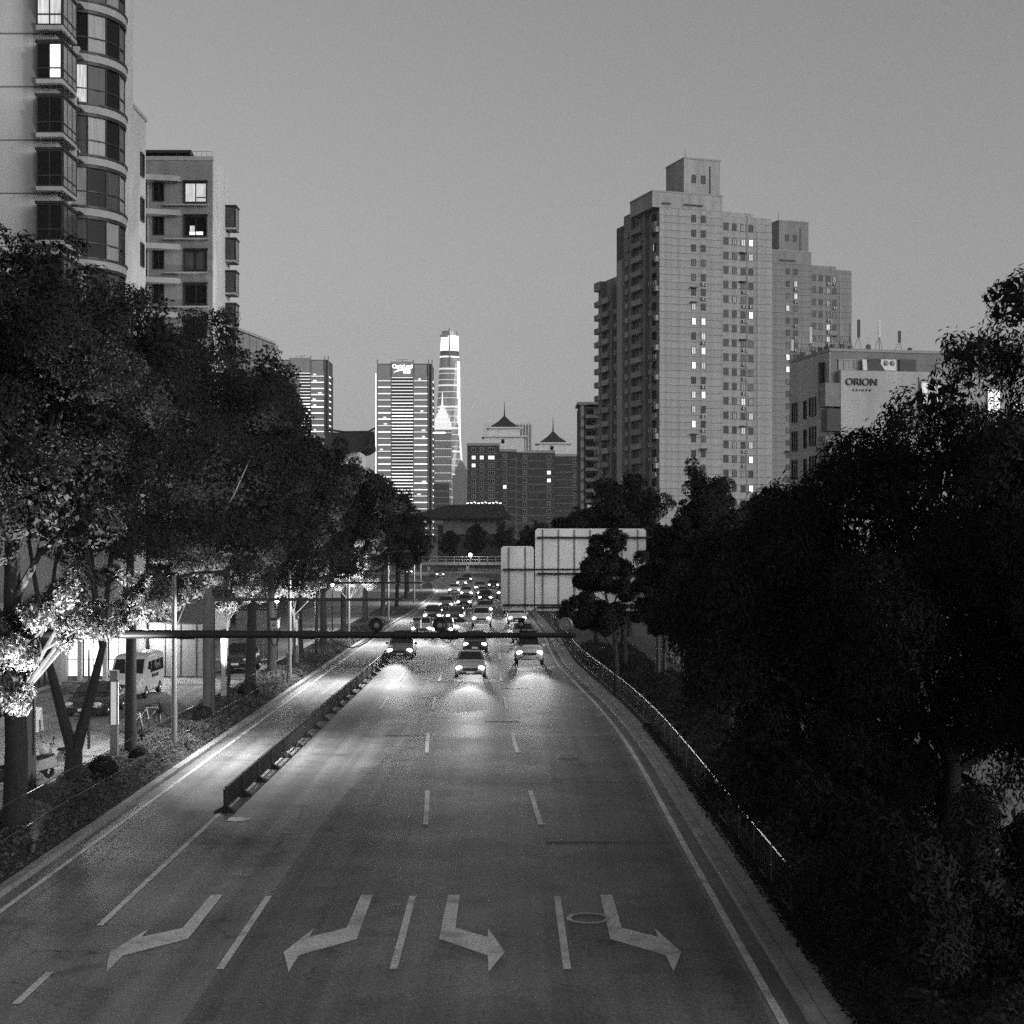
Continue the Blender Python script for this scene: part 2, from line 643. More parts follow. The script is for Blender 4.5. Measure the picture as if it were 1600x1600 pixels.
# manhole in the right lane, with its bright worn ring, and drain covers
mh = thing('manhole_cover', 'round cast iron manhole cover with pale worn ring in the near right lane', 'manhole cover', (1.62, 33.3, .008))
MB().lathe([(0, .012), (.34, .012), (.36, .008)], 28).build('cover', M['metal_dark'], mh)
MB().lathe([(.37, .002), (.37, .016), (.46, .016), (.47, .002)], 28).build('ring', M['metal'], mh)
for k, (x, y, lab) in enumerate(((2.05, 58.0, 'round manhole cover in the right lane beyond the near patch'), (-7.9, 45.0, 'round manhole cover beside the near end of the barrier'),
                                 (-6.2, 43.0, 'small steel valve cover on the pale left lane'))):
    m2 = thing('manhole_cover', lab, 'manhole cover', (x, y, .008), group='covers set in the road')
    r = .36 if k < 2 else .14
    MB().lathe([(0, .01), (r * .85, .01), (r * .88, .006)], 24).build('cover', M['metal'] if k else M['metal_dark'], m2)
    MB().lathe([(r * .9, .002), (r * .9, .012), (r, .012), (r * 1.02, .002)], 24).build('ring', M['metal'], m2)


# kerbs: single stones near the camera, a continuous run beyond
def kerb(name, f, sgn, w, h, y0, ymid, y1, mtl, ln=1.0):
    base = strip(lambda y: f(y) + (0 if sgn > 0 else -w), lambda y: f(y) + (w if sgn > 0 else 0), ymid, y1, h, 4)
    side = strip(lambda y: f(y), lambda y: f(y), ymid, y1, 0, 4)
    n = len(base.v) // 2
    # vertical road-side face
    vs = []
    fs = []
    for i in range(n):
        a = base.v[2 * i + (0 if sgn > 0 else 1)]
        vs += [(a[0], a[1], -.02), a]
        if i:
            k = 2 * i
            fs.append((k - 2, k - 1, k + 1, k))
    base.add(vs, fs)
    o = struct(base.build(name, mtl))
    rr = random.Random(7)
    y = y0 - 26
    k = 0
    while y < ymid - .01:
        a, b = y + .012, y + ln - .012
        dz = rr.uniform(-.006, .006)
        x0a, x0b = f(a), f(b)
        e = sgn * w
        mb = MB().prism([(x0a, a), (x0a + e, a), (x0b + e, b), (x0b, b)] if sgn > 0 else [(x0a + e, a), (x0a, a), (x0b, b), (x0b + e, b)], -.02, h + dz)
        mb.build('kerb_stone', mtl, o)
        y += ln
        k += 1
    return o


kerb('kerb_left', xl, -1, .26, .14, 18, 84, 356, M['kerb'])
kerb('kerb_right', xr, 1, .24, .13, 18, 84, 356, M['kerb'])
struct(strip(lambda y: xr(y) + .255, lambda y: xr(y) + .75, -20, 350, .118, 3).build('pavement_right', M['pave']))
struct(strip(lambda y: xr(y) + .76, lambda y: xr(y) + 7.2, -20, 350, .06, 6).build('verge_right', M['soil']))
struct(strip(lambda y: xr(y) + 7.3, lambda y: 26.0, -20, 110, .02, 8).build('courtyard', M['pave']))
struct(strip(lambda y: -15.1, lambda y: xl(y) - .27, -20, 330, .09, 6).build('verge_left', M['soil']))
struct(strip(lambda y: -23.2, lambda y: -15.15, -20, 330, .01, 10).build('side_road', M['asphalt_side']))
struct(bx(-24.28, -23.2, -20, 85, -.02, .14).build('pavement_left', M['pave']))

# ================================================================== foliage
def quad_mesh(name, V, mtl):
    n = V.shape[0]
    me = bpy.data.meshes.new(name)
    me.vertices.add(4 * n)
    me.vertices.foreach_set('co', V.reshape(-1).astype(np.float32))
    me.loops.add(4 * n)
    me.loops.foreach_set('vertex_index', np.arange(4 * n, dtype=np.int32))
    me.polygons.add(n)
    me.polygons.foreach_set('loop_start', np.arange(n, dtype=np.int32) * 4)
    me.update(calc_edges=True)
    me.materials.append(mtl)
    return me


def unit(a):
    return a / (np.linalg.norm(a, axis=1, keepdims=True) + 1e-9)


def leaf_quads(rng, P, N, size, aspect=.42, droop=0.0, bend=.18):
    n = len(P)
    N = unit(unit(N) + rng.normal(0, .30, (n, 3)))
    A = rng.normal(0, 1, (n, 3))
    A[:, 2] -= droop * 2.2
    A = unit(A - N * np.sum(A * N, axis=1, keepdims=True))
    B = np.cross(N, A)
    L = (size * rng.uniform(.65, 1.35, n))[:, None]
    w = L * aspect
    V = np.empty((n, 4, 3))
    V[:, 0] = P - A * L * .5
    V[:, 1] = P + B * w * .5 + N * L * bend * .4
    V[:, 2] = P + A * L * .5 - N * L * bend * .5
    V[:, 3] = P - B * w * .5 + N * L * bend * .4
    return V


def crown_quads(seed, lobes, n, leaf, sub=26, blob=.32, droop=0.0, aspect=.42, core=True, holes=()):
    rng = np.random.default_rng(seed)
    C, RB, OUT = [], [], []
    for (x, y, z, rx, ry, rz) in lobes:
        r3 = np.array([rx, ry, rz])
        k = max(6, int(sub * (rx * ry * rz) ** (2 / 3) / 6.0))
        dd = unit(rng.normal(0, 1, (k, 3)))
        q = rng.uniform(.5, .98, (k, 1))
        C.append(np.array([x, y, z]) + dd * q * r3)
        OUT.append(dd)
        RB.append(blob * min(rx, ry, rz) * rng.uniform(.6, 1.35, k))
    C, RB, OUT = np.vstack(C), np.concatenate(RB), np.vstack(OUT)
    w = RB ** 2
    idx = rng.choice(len(C), n, p=w / w.sum())
    dd = unit(rng.normal(0, 1, (n, 3)) + OUT[idx] * .55 + np.array([0, 0, .25]))
    rad = RB[idx][:, None] * rng.uniform(.6, 1.0, (n, 1)) ** .4 * np.array([1, 1, .8])
    P = C[idx] + dd * rad + rng.normal(0, .06, (n, 3))
    if droop:
        P[:, 2] -= rng.uniform(0, 1, n) ** 2 * droop * .8
    V = leaf_quads(rng, P, dd + np.array([0, 0, .4]), leaf, aspect, droop)
    if core:
        K = []
        for (x, y, z, rx, ry, rz) in lobes:
            k = int(core * 130 * (rx * ry * rz) ** (2 / 3))
            q = unit(rng.normal(0, 1, (k, 3))) * rng.uniform(.2, .66, (k, 1)) * np.array([rx, ry, rz])
            K.append(np.array([x, y, z]) + q)
        K = np.vstack(K)
        V = np.concatenate([V, leaf_quads(rng, K, rng.normal(0, 1, K.shape), max(.2, leaf * 1.3), .6)])
    for (x, y, z, r) in holes:
        cc = V.mean(axis=1)
        V = V[np.sum((cc - np.array([x, y, z])) ** 2, axis=1) > r * r]
    return V


def trunk_mb(seed, h, r, lobes, fork=False, lean=0.0, limbs=7, depth=.75):
    rr = random.Random(seed)
    mb = MB()
    top = Vector((lean, rr.uniform(-.3, .3), h))
    pts = [Vector((0, 0, -.1)), Vector((0, 0, .25)), Vector((lean * .15 + rr.uniform(-.06, .06), rr.uniform(-.06, .06), h * .3)),
           Vector((lean * .5 + rr.uniform(-.1, .1), rr.uniform(-.1, .1), h * .65)), top]
    if fork:
        pts = pts[:3]
        mb.tube(pts, [r * 1.35, r * 1.1, r], 10)
        for sx in (-1, 1):
            b = pts[2]
            mb.tube([b - Vector((0, 0, .3)), b + Vector((sx * .25, 0, .6)), b + Vector((sx * .55, .1 * sx, h * .4)), b + Vector((sx * .9, .3 * sx, h * .75))],
                    [r * .75, r * .68, r * .58, r * .35], 8)
        start = pts[2] + Vector((0, 0, h * .3))
        for (x, y, z, rx, ry, rz) in sorted(lobes, key=lambda q: -(q[3] * q[4] * q[5]))[:limbs]:
            sx = 1 if x > 0 else -1
            tip = pts[2] + Vector((sx * .9, .3 * sx, h * .75))
            e = Vector((x, y, z))
            mb.tube([tip - Vector((sx * .1, 0, .3)), tip.lerp(e, .5), e], [r * .34, r * .22, r * .07], 6)
        return mb
    else:
        mb.tube(pts, [r * 1.4, r * 1.1, r, r * .85, r * .6], 10)
        start = top
    order = sorted(lobes, key=lambda q: -(q[3] * q[4] * q[5]))[:limbs]
    for (x, y, z, rx, ry, rz) in order:
        s0 = Vector((start.x * .8, start.y * .8, min(start.z, max(h * .55, z - rz * 1.2)) - rr.uniform(0, .6)))
        e = Vector((x, y, z)) + Vector((rr.uniform(-.3, .3) * rx, rr.uniform(-.3, .3) * ry, depth * .3 * rz))
        mid = s0.lerp(e, .5) + Vector((rr.uniform(-.3, .3), rr.uniform(-.3, .3), -.15 * (e - s0).length * .4))
        mb.tube([s0, mid, e], [r * .42, r * .26, r * .08], 6)
        for _ in range(2):
            e2 = Vector((x, y, z)) + Vector((rr.uniform(-.8, .8) * rx, rr.uniform(-.8, .8) * ry, rr.uniform(-.2, .8) * rz))
            mb.tube([mid, mid.lerp(e2, .55) + Vector((0, 0, -.1)), e2], [r * .24, r * .14, r * .05], 5)
    return mb


def street_lobes(seed, h, base, rx, ry, n=9):
    """an uneven upright crown: a few stacked rounded masses leaning out from the stem"""
    rr = random.Random(seed)
    L = []
    zc = (h + base) / 2
    for i in range(n):
        t = (i + .5) / n
        z = base + (h - base) * (.10 + .80 * t)
        wide = math.sin(math.pi * (.22 + .70 * t)) ** .8
        a = i * 2.4 + rr.uniform(-.5, .5)
        off = .55 * wide
        r = (.52 + rr.uniform(-.08, .12)) * wide + .12
        L.append((math.cos(a) * rx * off, math.sin(a) * ry * off, z, rx * r, ry * r, max(.9, (h - base) * .17 * rr.uniform(.85, 1.2))))
    L.append((rr.uniform(-.2, .2) * rx, rr.uniform(-.2, .2) * ry, zc, rx * .62, ry * .62, (h - base) * .36))
    return L


def tree(name, label, loc, seed, h, base, rx, ry, n, leaf, r=.2, group=None, lobes=None, fork=False, lean=0.0, leafm='leaf', barkm='bark', droop=0.0, aspect=.42, trunk_h=None, holes=(), sub=15, blob=.44, limbs=6, core=True):
    t = thing(name, label, 'tree', loc, 0, group)
    L = lobes or street_lobes(seed, h, base, rx, ry)
    trunk_mb(seed, trunk_h or base + .8, r, L, fork, lean, limbs).build('trunk', M[barkm], t, smooth=True)
    link('crown', quad_mesh('crown', crown_quads(seed, L, n, leaf, sub, blob, droop, aspect, core, holes), M[leafm]), t)
    return t


GL, GR, GF = 'street trees on the left verge', 'trees on the right verge', 'dark trees around the far bend'
t1 = tree('street_tree', 'tall street tree at the far left edge with brightly lit low foliage', (-13.3, 41.9, .09), 1, 16.6, 7.4, 3.5, 4.0, 60000, .14, .31, GL)
LOW = [(1.2, -.7, 5.9, .8, .8, .65), (2.0, -.5, 6.6, .95, .9, .7), (3.0, -.4, 6.8, .85, .9, .6), (1.9, -.7, 5.6, .75, .7, .5), (3.9, -.3, 6.4, .7, .8, .5), (2.8, -.4, 5.9, .7, .7, .45), (.2, -.8, 5.4, .6, .7, .6), (-.3, -.9, 4.5, .6, .6, .55), (.1, -.8, 3.8, .5, .5, .4), (-1.0, -.6, 5.8, .9, .8, .8)]
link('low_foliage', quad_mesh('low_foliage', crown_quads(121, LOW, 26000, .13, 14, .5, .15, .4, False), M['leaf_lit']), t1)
lb = MB()
for (x, y, z, a_, b_, c_) in LOW:
    lb.tube([(0, 0, 3.6), (x * .45, y * .6, 3.6 + (z - 3.6) * .7), (x, y, z)], [.07, .045, .015], 5)
lb.build('low_limbs', M['bark'], t1)
tree('street_tree', 'street tree with a forked dark trunk beside the parked scooters', (-13.9, 49.6, .09), 2, 16.4, 7.0, 3.5, 3.8, 56000, .14, .27, GL, fork=True, trunk_h=4.6)
tree('street_tree', 'street tree with straight dark trunk beside the square lit column near the van', (-13.8, 56.7, .09), 3, 17.4, 7.2, 3.6, 4.0, 52000, .15, .21, GL)
tree('street_tree', 'street tree with a pale lit trunk, fourth along the left verge', (-13.2, 68.4, .09), 4, 18.4, 6.4, 3.5, 4.2, 44000, .17, .25, GL, barkm='bark_pale')
tree('street_tree', 'tall dark street tree, fifth along the left verge', (-13.2, 79.0, .09), 5, 18.4, 6.0, 3.4, 4.2, 36000, .19, .26, GL)
v1 = tree('street_tree', 'tall dark street tree, sixth along the left verge', (-13.5, 88.0, .09), 6, 17.8, 5.6, 3.4, 4.6, 30000, .21, .26, GL)
v2 = tree('street_tree', 'dark street tree, seventh along the left verge', (-13.4, 99.0, .09), 7, 15.0, 4.8, 3.2, 4.6, 20000, .26, .24, GL)
v3 = tree('street_tree', 'dark street tree, eighth along the left verge', (-13.4, 111.0, .09), 8, 14.6, 4.6, 3.2, 4.6, 20000, .27, .24, GL)


def tree_copy(src, label, loc, s, rz, group, sz=None):
    c = copy_tree(src)
    c.location = loc
    c.rotation_euler = (0, 0, rz)
    c.scale = (s, s, sz or s)
    c['label'] = label
    c['group'] = group
    return c


for k, (x, y, s, a) in enumerate(((-13.4, 125, .98, 1.0), (-13.2, 141, 1.02, 2.6), (-13.2, 160, .95, 4.1), (-13.4, 182, .92, .4), (-14.0, 207, .86, 5.2), (-15.5, 234, .72, 3.3), (-18.8, 262, .62, 1.9), (-23.5, 292, .55, 4.4))):
    tree_copy((v2, v3)[k % 2], 'dark street tree, %s along the left verge' % ORD[8 + k], (x, y, .09), s, a, GL)
# understorey trees lit by added verge lamps and by a paler leaf colour
GY = 'small lit trees below the street trees'
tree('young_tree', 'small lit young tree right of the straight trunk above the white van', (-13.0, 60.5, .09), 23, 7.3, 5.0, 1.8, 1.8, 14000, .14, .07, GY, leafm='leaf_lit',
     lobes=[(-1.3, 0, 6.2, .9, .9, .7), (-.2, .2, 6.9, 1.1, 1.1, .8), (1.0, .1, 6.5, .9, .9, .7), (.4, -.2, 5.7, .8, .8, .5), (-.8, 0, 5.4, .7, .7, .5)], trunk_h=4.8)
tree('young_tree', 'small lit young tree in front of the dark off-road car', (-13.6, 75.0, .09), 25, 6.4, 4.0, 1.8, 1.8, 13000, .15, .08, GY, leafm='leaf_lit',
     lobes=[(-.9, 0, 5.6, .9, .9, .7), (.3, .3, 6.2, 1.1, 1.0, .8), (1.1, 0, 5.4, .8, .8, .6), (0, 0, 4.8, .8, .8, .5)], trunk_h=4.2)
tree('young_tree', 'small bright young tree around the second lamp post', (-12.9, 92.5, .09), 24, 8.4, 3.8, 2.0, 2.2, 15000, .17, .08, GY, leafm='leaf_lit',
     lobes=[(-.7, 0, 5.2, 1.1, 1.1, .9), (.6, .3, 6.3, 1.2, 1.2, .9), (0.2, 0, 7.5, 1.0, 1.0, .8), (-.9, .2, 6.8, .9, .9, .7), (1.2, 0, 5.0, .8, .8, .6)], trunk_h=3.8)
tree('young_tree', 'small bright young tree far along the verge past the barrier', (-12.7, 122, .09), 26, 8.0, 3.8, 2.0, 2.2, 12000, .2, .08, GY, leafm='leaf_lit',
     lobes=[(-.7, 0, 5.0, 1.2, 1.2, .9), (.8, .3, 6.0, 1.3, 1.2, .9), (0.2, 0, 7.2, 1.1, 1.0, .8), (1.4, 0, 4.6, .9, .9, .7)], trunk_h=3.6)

# right-hand side: big drooping trees close to the camera
RL = [(-4.4, .3, 6.3, 1.9, 2.2, 1.5), (-3.2, .5, 7.4, 2.3, 2.4, 1.6), (-1.8, -.4, 9.0, 2.3, 2.3, 1.5), (.6, .2, 9.7, 2.2, 2.3, 1.3), (3.0, .5, 9.2, 2.3, 2.4, 1.5), (-3.6, -.5, 5.0, 2.2, 2.2, 1.5), (-.4, -1.6, 6.6, 2.7, 2.2, 2.0),
      (2.8, -1.2, 6.4, 2.6, 2.3, 2.0), (5.4, .2, 7.2, 2.4, 2.3, 1.9), (-1.4, .2, 4.0, 2.5, 2.4, 1.5), (1.4, -.6, 4.2, 2.3, 2.2, 1.4), (-2.4, 1.0, 2.6, 1.9, 1.9, 1.4), (.0, 1.4, 2.3, 1.7, 1.7, 1.2), (1.6, 1.4, 8.2, 2.4, 2.4, 1.8), (4.6, -.4, 4.4, 1.8, 1.8, 1.2),
      (-4.2, -1.0, 3.5, 1.5, 1.6, 1.3), (-3.3, -3.0, 2.3, 1.5, 1.6, 1.2), (-2.4, -5.2, 1.6, 1.4, 1.5, 1.0), (-2.0, -1.8, 3.2, 1.6, 1.5, 1.2)]
tree('drooping_tree', 'huge dark drooping tree filling the right of the view', (9.6, 34.5, .06), 31, 10.8, 1.4, 6, 5, 200000, .15, .30, GR, lobes=RL, leafm='leaf_dark', droop=.8, aspect=.27, trunk_h=3.2, sub=22, blob=.42, core=3.0)
RL2 = [(-2.4, 0, 12.5, 1.3, 1.4, .8), (-3.3, .3, 11.6, .9, 1.1, .6), (-1.4, .1, 12.0, 1.2, 1.3, .7), (-3.9, .3, 10.7, 1.0, 1.2, .7), (-2.8, -.3, 9.9, 1.3, 1.3, .7), (-3.4, .2, 8.9, 1.0, 1.2, .6), (-1.0, .2, 10.9, 1.5, 1.4, 1.0), (-2.2, 0, 8.3, 1.4, 1.3, .8), (.6, 0, 12.4, 2.0, 1.8, 1.4), (-1.6, .2, 7.2, 1.6, 1.6, 1.0), (0, -.4, 5.6, 2.2, 1.8, 1.7), (1.2, 0, 8.6, 2.2, 2.0, 2.0)]
tree('drooping_tree', 'dark wispy tree against the sky at the right edge', (12.3, 30.0, .06), 32, 13.6, 4, 3, 3, 120000, .14, .26, GR, lobes=RL2, leafm='leaf_dark', droop=.8, aspect=.27, trunk_h=6.5, sub=40, blob=.46, core=1.2, limbs=6)
RL3 = [(-1.6, 0, 1.9, 1.5, 1.5, 1.3), (.4, -.3, 2.4, 1.7, 1.5, 1.5), (2.4, .2, 2.2, 1.6, 1.5, 1.4), (4.6, .3, 2.4, 1.9, 1.6, 1.5), (1.2, .2, 1.0, 2.2, 1.8, .9), (3.6, .2, 1.0, 2.0, 1.8, .9)]
tree('drooping_shrub', 'low dark drooping shrub in the bottom right corner', (8.4, 27.6, .06), 33, 3.6, .4, 4, 2, 42000, .16, .1, GR, lobes=RL3, leafm='leaf_dark', droop=.5, aspect=.28, trunk_h=1.0, sub=22, blob=.42)
tree('verge_tree', 'dark tree behind the railing beside the big drooping tree', (8.4, 47.0, .06), 34, 9.4, 2.6, 3.0, 3.0, 24000, .2, .2, GR, leafm='leaf_dark', droop=.4, aspect=.3)
r2 = tree('verge_tree', 'dark tree overhanging the large road sign from the right', (8.6, 62.0, .06), 35, 9.4, 2.8, 2.9, 2.9, 24000, .2, .17, GR, leafm='leaf_dark')
r1 = tree('verge_tree', 'slender dark tree in front of the large road sign', (5.3, 80.0, .06), 36, 8.3, 4.0, 1.9, 2.0, 42000, .17, .13, GR, leafm='leaf_dark', trunk_h=4.0, lean=-.2, sub=46, blob=.36,
          lobes=[(-1.3, 0, 4.4, 1.3, 1.3, 1.2), (-.9, .2, 6.2, 1.5, 1.4, 1.2), (-.3, -.2, 7.4, 1.3, 1.2, 1.0), (.8, .2, 6.0, 1.5, 1.4, 1.3), (-.2, 0, 3.9, 1.4, 1.3, .9), (1.4, 0, 4.6, 1.3, 1.1, 1.1)])
for k, (src, x, y, s, a, lab) in enumerate(((r2, 10.6, 66, 1.05, 2.0, 'dark rounded tree behind the sign gantry on the right'), (r1, 8.2, 71, 1.1, .7, 'slim dark tree on the right verge just before the sign'),
                                            (v2, 13.6, 84, .72, 2.1, 'dark tree in front of the pale twin towers, nearest the drooping tree'), (r2, 6.6, 92, 1.1, 4.0, 'low dark tree on the right verge, well past the sign'),
                                            (v3, 15.2, 122, .95, 3.0, 'round dark tree at the foot of the near pale tower'), (v2, 9.6, 128, .93, 5.0, 'round dark tree standing above the large road sign'),
                                            (r2, 6.4, 118, 1.2, 1.4, 'dark bushy tree above the left part of the road sign'), (v3, 6.0, 168, .76, .5, 'dark tree between the sign and the twin-roofed brick block'),
                                            (v2, 4.2, 205, .66, 3.9, 'far dark tree to the right of the road'), (v2, 17.5, 104, .80, 1.2, 'dark tree below the grey side of the lettered block'),
                                            (v3, 10.6, 158, .80, 5.6, 'far dark tree behind the round tree above the sign'), (v2, 2.2, 246, .6, 2.9, 'small far tree at the right of the bend'))):
    tree_copy(src, lab, (x, y, .06), s, a, GR)
for k, (x, y, s, a) in enumerate(((-38, 372, .9, 1.0), (-31, 385, .85, 2.0), (-24, 398, .95, 3.1), (-16, 402, .85, .4), (-9, 398, 1.0, 5.0), (-2, 392, .85, 4.2), (4, 380, .95, 2.4), (9, 360, .9, 3.6), (5, 318, .8, 1.7), (1.5, 284, .62, .9), (13, 330, 1.0, .2), (-47, 395, .9, 2.7))):
    tree_copy((v2, v3, v1)[k % 3], 'far dark tree at the bend of the road, %s from the left' % ORD[[1, 2, 3, 4, 5, 6, 8, 9, 10, 7, 11, 0][k]], (x, y, 0), s * .82, a, GF)


# hedges and ground cover on both verges
def cover(name, label, cat, seed, fx0, fx1, y0, y1, n, zf, leaf, mtl):
    rng = np.random.default_rng(seed)
    Y = y0 + (y1 - y0) * rng.uniform(0, 1, n) ** 1.5
    u = rng.uniform(0, 1, n)
    a = np.array([fx0(y) for y in Y])
    b = np.array([fx1(y) for y in Y])
    X = a + (b - a) * u
    bumps = .5 + .5 * np.sin(X * 2.1 + np.sin(Y * .7) * 2) * np.sin(Y * 1.15 + np.sin(X * 1.3))
    Z = zf * (.35 + .65 * bumps) * np.minimum(1, np.minimum(u, 1 - u) * 6 + .2) * rng.uniform(.35, 1.0, n) ** .5 + .1
    P = np.stack([X, Y, Z], 1)
    N = np.stack([rng.normal(0, .5, n), rng.normal(-.2, .5, n), np.ones(n)], 1)
    o = link(name, quad_mesh(name, leaf_quads(rng, P, N, leaf, .5), mtl))
    tag(o, label, cat)
    return stuff(o)


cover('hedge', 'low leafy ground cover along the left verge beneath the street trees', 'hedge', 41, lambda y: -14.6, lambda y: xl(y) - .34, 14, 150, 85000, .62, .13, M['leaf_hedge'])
cover('hedge', 'dark leafy ground cover behind the railing on the right verge', 'hedge', 42, lambda y: xr(y) + 1.2, lambda y: xr(y) + 5.4, 14, 110, 70000, .95, .14, M['leaf_dark'])
cover('grass_edge', 'thin grass fringe spilling onto the right-hand paving edge', 'grass', 43, lambda y: xr(y) + .62, lambda y: xr(y) + 1.25, 24, 66, 9000, .22, .10, M['leaf'])


def ball_shrub(loc, r, seed, lab):
    t = thing('ball_shrub', lab, 'shrub', loc, 0, 'clipped shrubs on the left verge')
    rng = np.random.default_rng(seed)
    n = 2600
    dd = unit(rng.normal(0, 1, (n, 3)))
    P = dd * r * rng.uniform(.82, 1.02, (n, 1)) + np.array([0, 0, r * 1.05])
    link('foliage', quad_mesh('foliage', leaf_quads(rng, P, dd, .08, .5), M['leaf']), t)
    MB().tube([(0, 0, -.05), (.02, 0, r), (0, .02, r * 1.5)], [.04, .035, .02], 6).build('stem', M['bark'], t)


for k, (x, y, r, lab) in enumerate(((-13.2, 50.6, .48, 'dark ball shrub beside the forked tree trunk'), (-13.7, 45.2, .42, 'dark ball shrub between the two nearest left trunks'), (-13.0, 54.6, .36, 'small ball shrub before the straight trunk'),
                                    (-13.0, 66.0, .45, 'ball shrub at the foot of the pale trunk'), (-12.8, 76.0, .5, 'ball shrub before the fifth trunk'))):
    ball_shrub((x, y, .09), r, 60 + k, lab)


def spiky(loc, h, seed, lab):
    t = thing('spiky_plant', lab, 'plant', loc, 0, 'spiky plants on the left verge')
    rr = random.Random(seed)
    st = MB()
    st.tube([(0, 0, -.05), (0, 0, h)], [.05, .04], 6)
    st.build('stem', M['bark'], t)
    blade = MB()
    blade.add([(-.03, 0, 0), (.03, 0, 0), (.022, .3, .12), (-.022, .3, .12), (0, .62, .05)], [(0, 1, 2, 3), (3, 2, 4)])
    me = blade.mesh('leaf_blade', M['leaf'])
    for i in range(42):
        o = link('leaf_blade', me, t, (0, 0, h))
        o.rotation_euler = (rr.uniform(-.5, 1.25), 0, i * 2.4)
        q = rr.uniform(.7, 1.1)
        o.scale = (q, q, q)


for k, (x, y, h, lab) in enumerate(((-14.4, 50.8, .75, 'spiky plant on a thin stem behind the scooters'), (-13.9, 58.8, .55, 'spiky plant right of the straight dark trunk'), (-14.3, 63.5, .9, 'tall spiky plant beside the parked bicycle'),
                                    (-12.6, 61.0, .3, 'low spiky plant left of the white round pole'), (-14.4, 47.0, .5, 'spiky plant close to the square column at the left edge'))):
    spiky((x, y, .09), h, 80 + k, lab)

for k, (x, y, s_, a) in enumerate(((-31, 92, .85, .3), (-30, 104, .8, 2.2), (-31, 117, .85, 4.0), (-30, 132, .8, 1.1), (-31, 150, .8, 5.1), (-33, 80, .8, 3.1))):
    tree_copy((v2, v3)[k % 2], 'dark tree behind the side-street shops, %s from the camera' % ORD[(1, 2, 3, 4, 5, 0)[k]], (x, y, 0), s_, a, 'trees behind the side-street shops')
# ================================================================== building kit
_wm = {}


def window(parent, x, y, z, w, h, rz=0.0, pane='glass', frame='frame', cols=2, rows=1, bar=.07, deep=.10, sill=False, hood=False, name='window'):
    """a framed window whose glass lies behind the bars; (x, y, z) is the middle of its bottom edge on the wall face, facing -y when rz = 0"""
    k = (w, h, cols, rows, bar, deep, frame, name)
    if k not in _wm:
        mb = MB()
        a = w / 2
        mb.box(-a, a, -deep, .02, 0, bar).box(-a, a, -deep, .02, h - bar, h)
        mb.box(-a, -a + bar, -deep, .02, bar, h - bar).box(a - bar, a, -deep, .02, bar, h - bar)
        for i in range(1, cols):
            q = -a + w * i / cols
            mb.box(q - bar * .4, q + bar * .4, -deep * .8, .02, bar, h - bar)
        for j in range(1, rows):
            q = h * j / rows
            mb.box(-a + bar, a - bar, -deep * .75, .02, q - bar * .4, q + bar * .4)
        _wm[k] = mb.mesh(name, M[frame])
    o = link(name, _wm[k], parent, (x, y, z), rz)
    k2 = (w, h, bar, pane)
    if k2 not in _wm:
        _wm[k2] = bx(-w / 2 + bar * .6, w / 2 - bar * .6, -.03, .015, bar * .6, h - bar * .6).mesh('pane', M[pane])
    link('pane', _wm[k2], o)
    if sill:
        k3 = ('sill', w)
        if k3 not in _wm:
            _wm[k3] = bx(-w / 2 - .12, w / 2 + .12, -.24, 0, -.11, -.02).mesh('sill', M['trim'])
        link('sill', _wm[k3], o)
    if hood:
        k4 = ('hood', w)
        if k4 not in _wm:
            _wm[k4] = MB().prism_x([(0, .32), (-.75, .02), (-.75, -.04), (0, .24)], -w / 2 - .25, w / 2 + .25).mesh('hood', M['frame'])
        link('hood', _wm[k4], o, (0, 0, h))
    return o


_ac = {}


def ac_unit(parent, x, y, z, rz=0.0, s=1.0):
    if not _ac:
        _ac['box'] = MB().box(-.42, .42, -.42, -.08, 0, .58).box(-.38, -.3, -.36, .02, -.12, 0).box(.3, .38, -.36, .02, -.12, 0).mesh('air_conditioner', M['ac'])
        _ac['fan'] = MB().lathe([(0, -.445), (.21, -.445), (.23, -.425), (.23, -.41)], 14, (.08, 0, .29), 'y').mesh('fan_grille', M['frame'])
    o = link('air_conditioner', _ac['box'], parent, (x, y, z), rz)
    o.scale = (s, s, s)
    link('fan_grille', _ac['fan'], o)
    return o


def text_mesh(body, size, mtl, depth=.03, name='lettering', space=1.0):
    cu = bpy.data.curves.new(name, 'FONT')
    cu.body = body
    cu.size = size
    cu.extrude = depth
    cu.align_x = 'CENTER'
    cu.space_character = space
    o = bpy.data.objects.new(name, cu)
    COL.objects.link(o)
    bpy.context.view_layer.update()
    me = bpy.data.meshes.new_from_object(o.evaluated_get(bpy.context.evaluated_depsgraph_get()))
    bpy.data.objects.remove(o)
    bpy.data.curves.remove(cu)
    me.materials.clear()
    me.materials.append(M[mtl])
    me.name = name
    return me


def face_text(parent, body, x, y, z, size, mtl, depth=.03, name='lettering', space=1.0):
    o = link(name, text_mesh(body, size, mtl, depth, name, space), parent, (x, y, z))
    o.rotation_euler = (R(90), 0, 0)
    return o


rnd = random.Random(5)

# ------------------------------------------------------------------ left tower with stacked bay windows
T = thing('apartment_tower', 'tall pale apartment tower with square and rounded bay windows at the left edge', 'building', (-24.7, 85, 0))
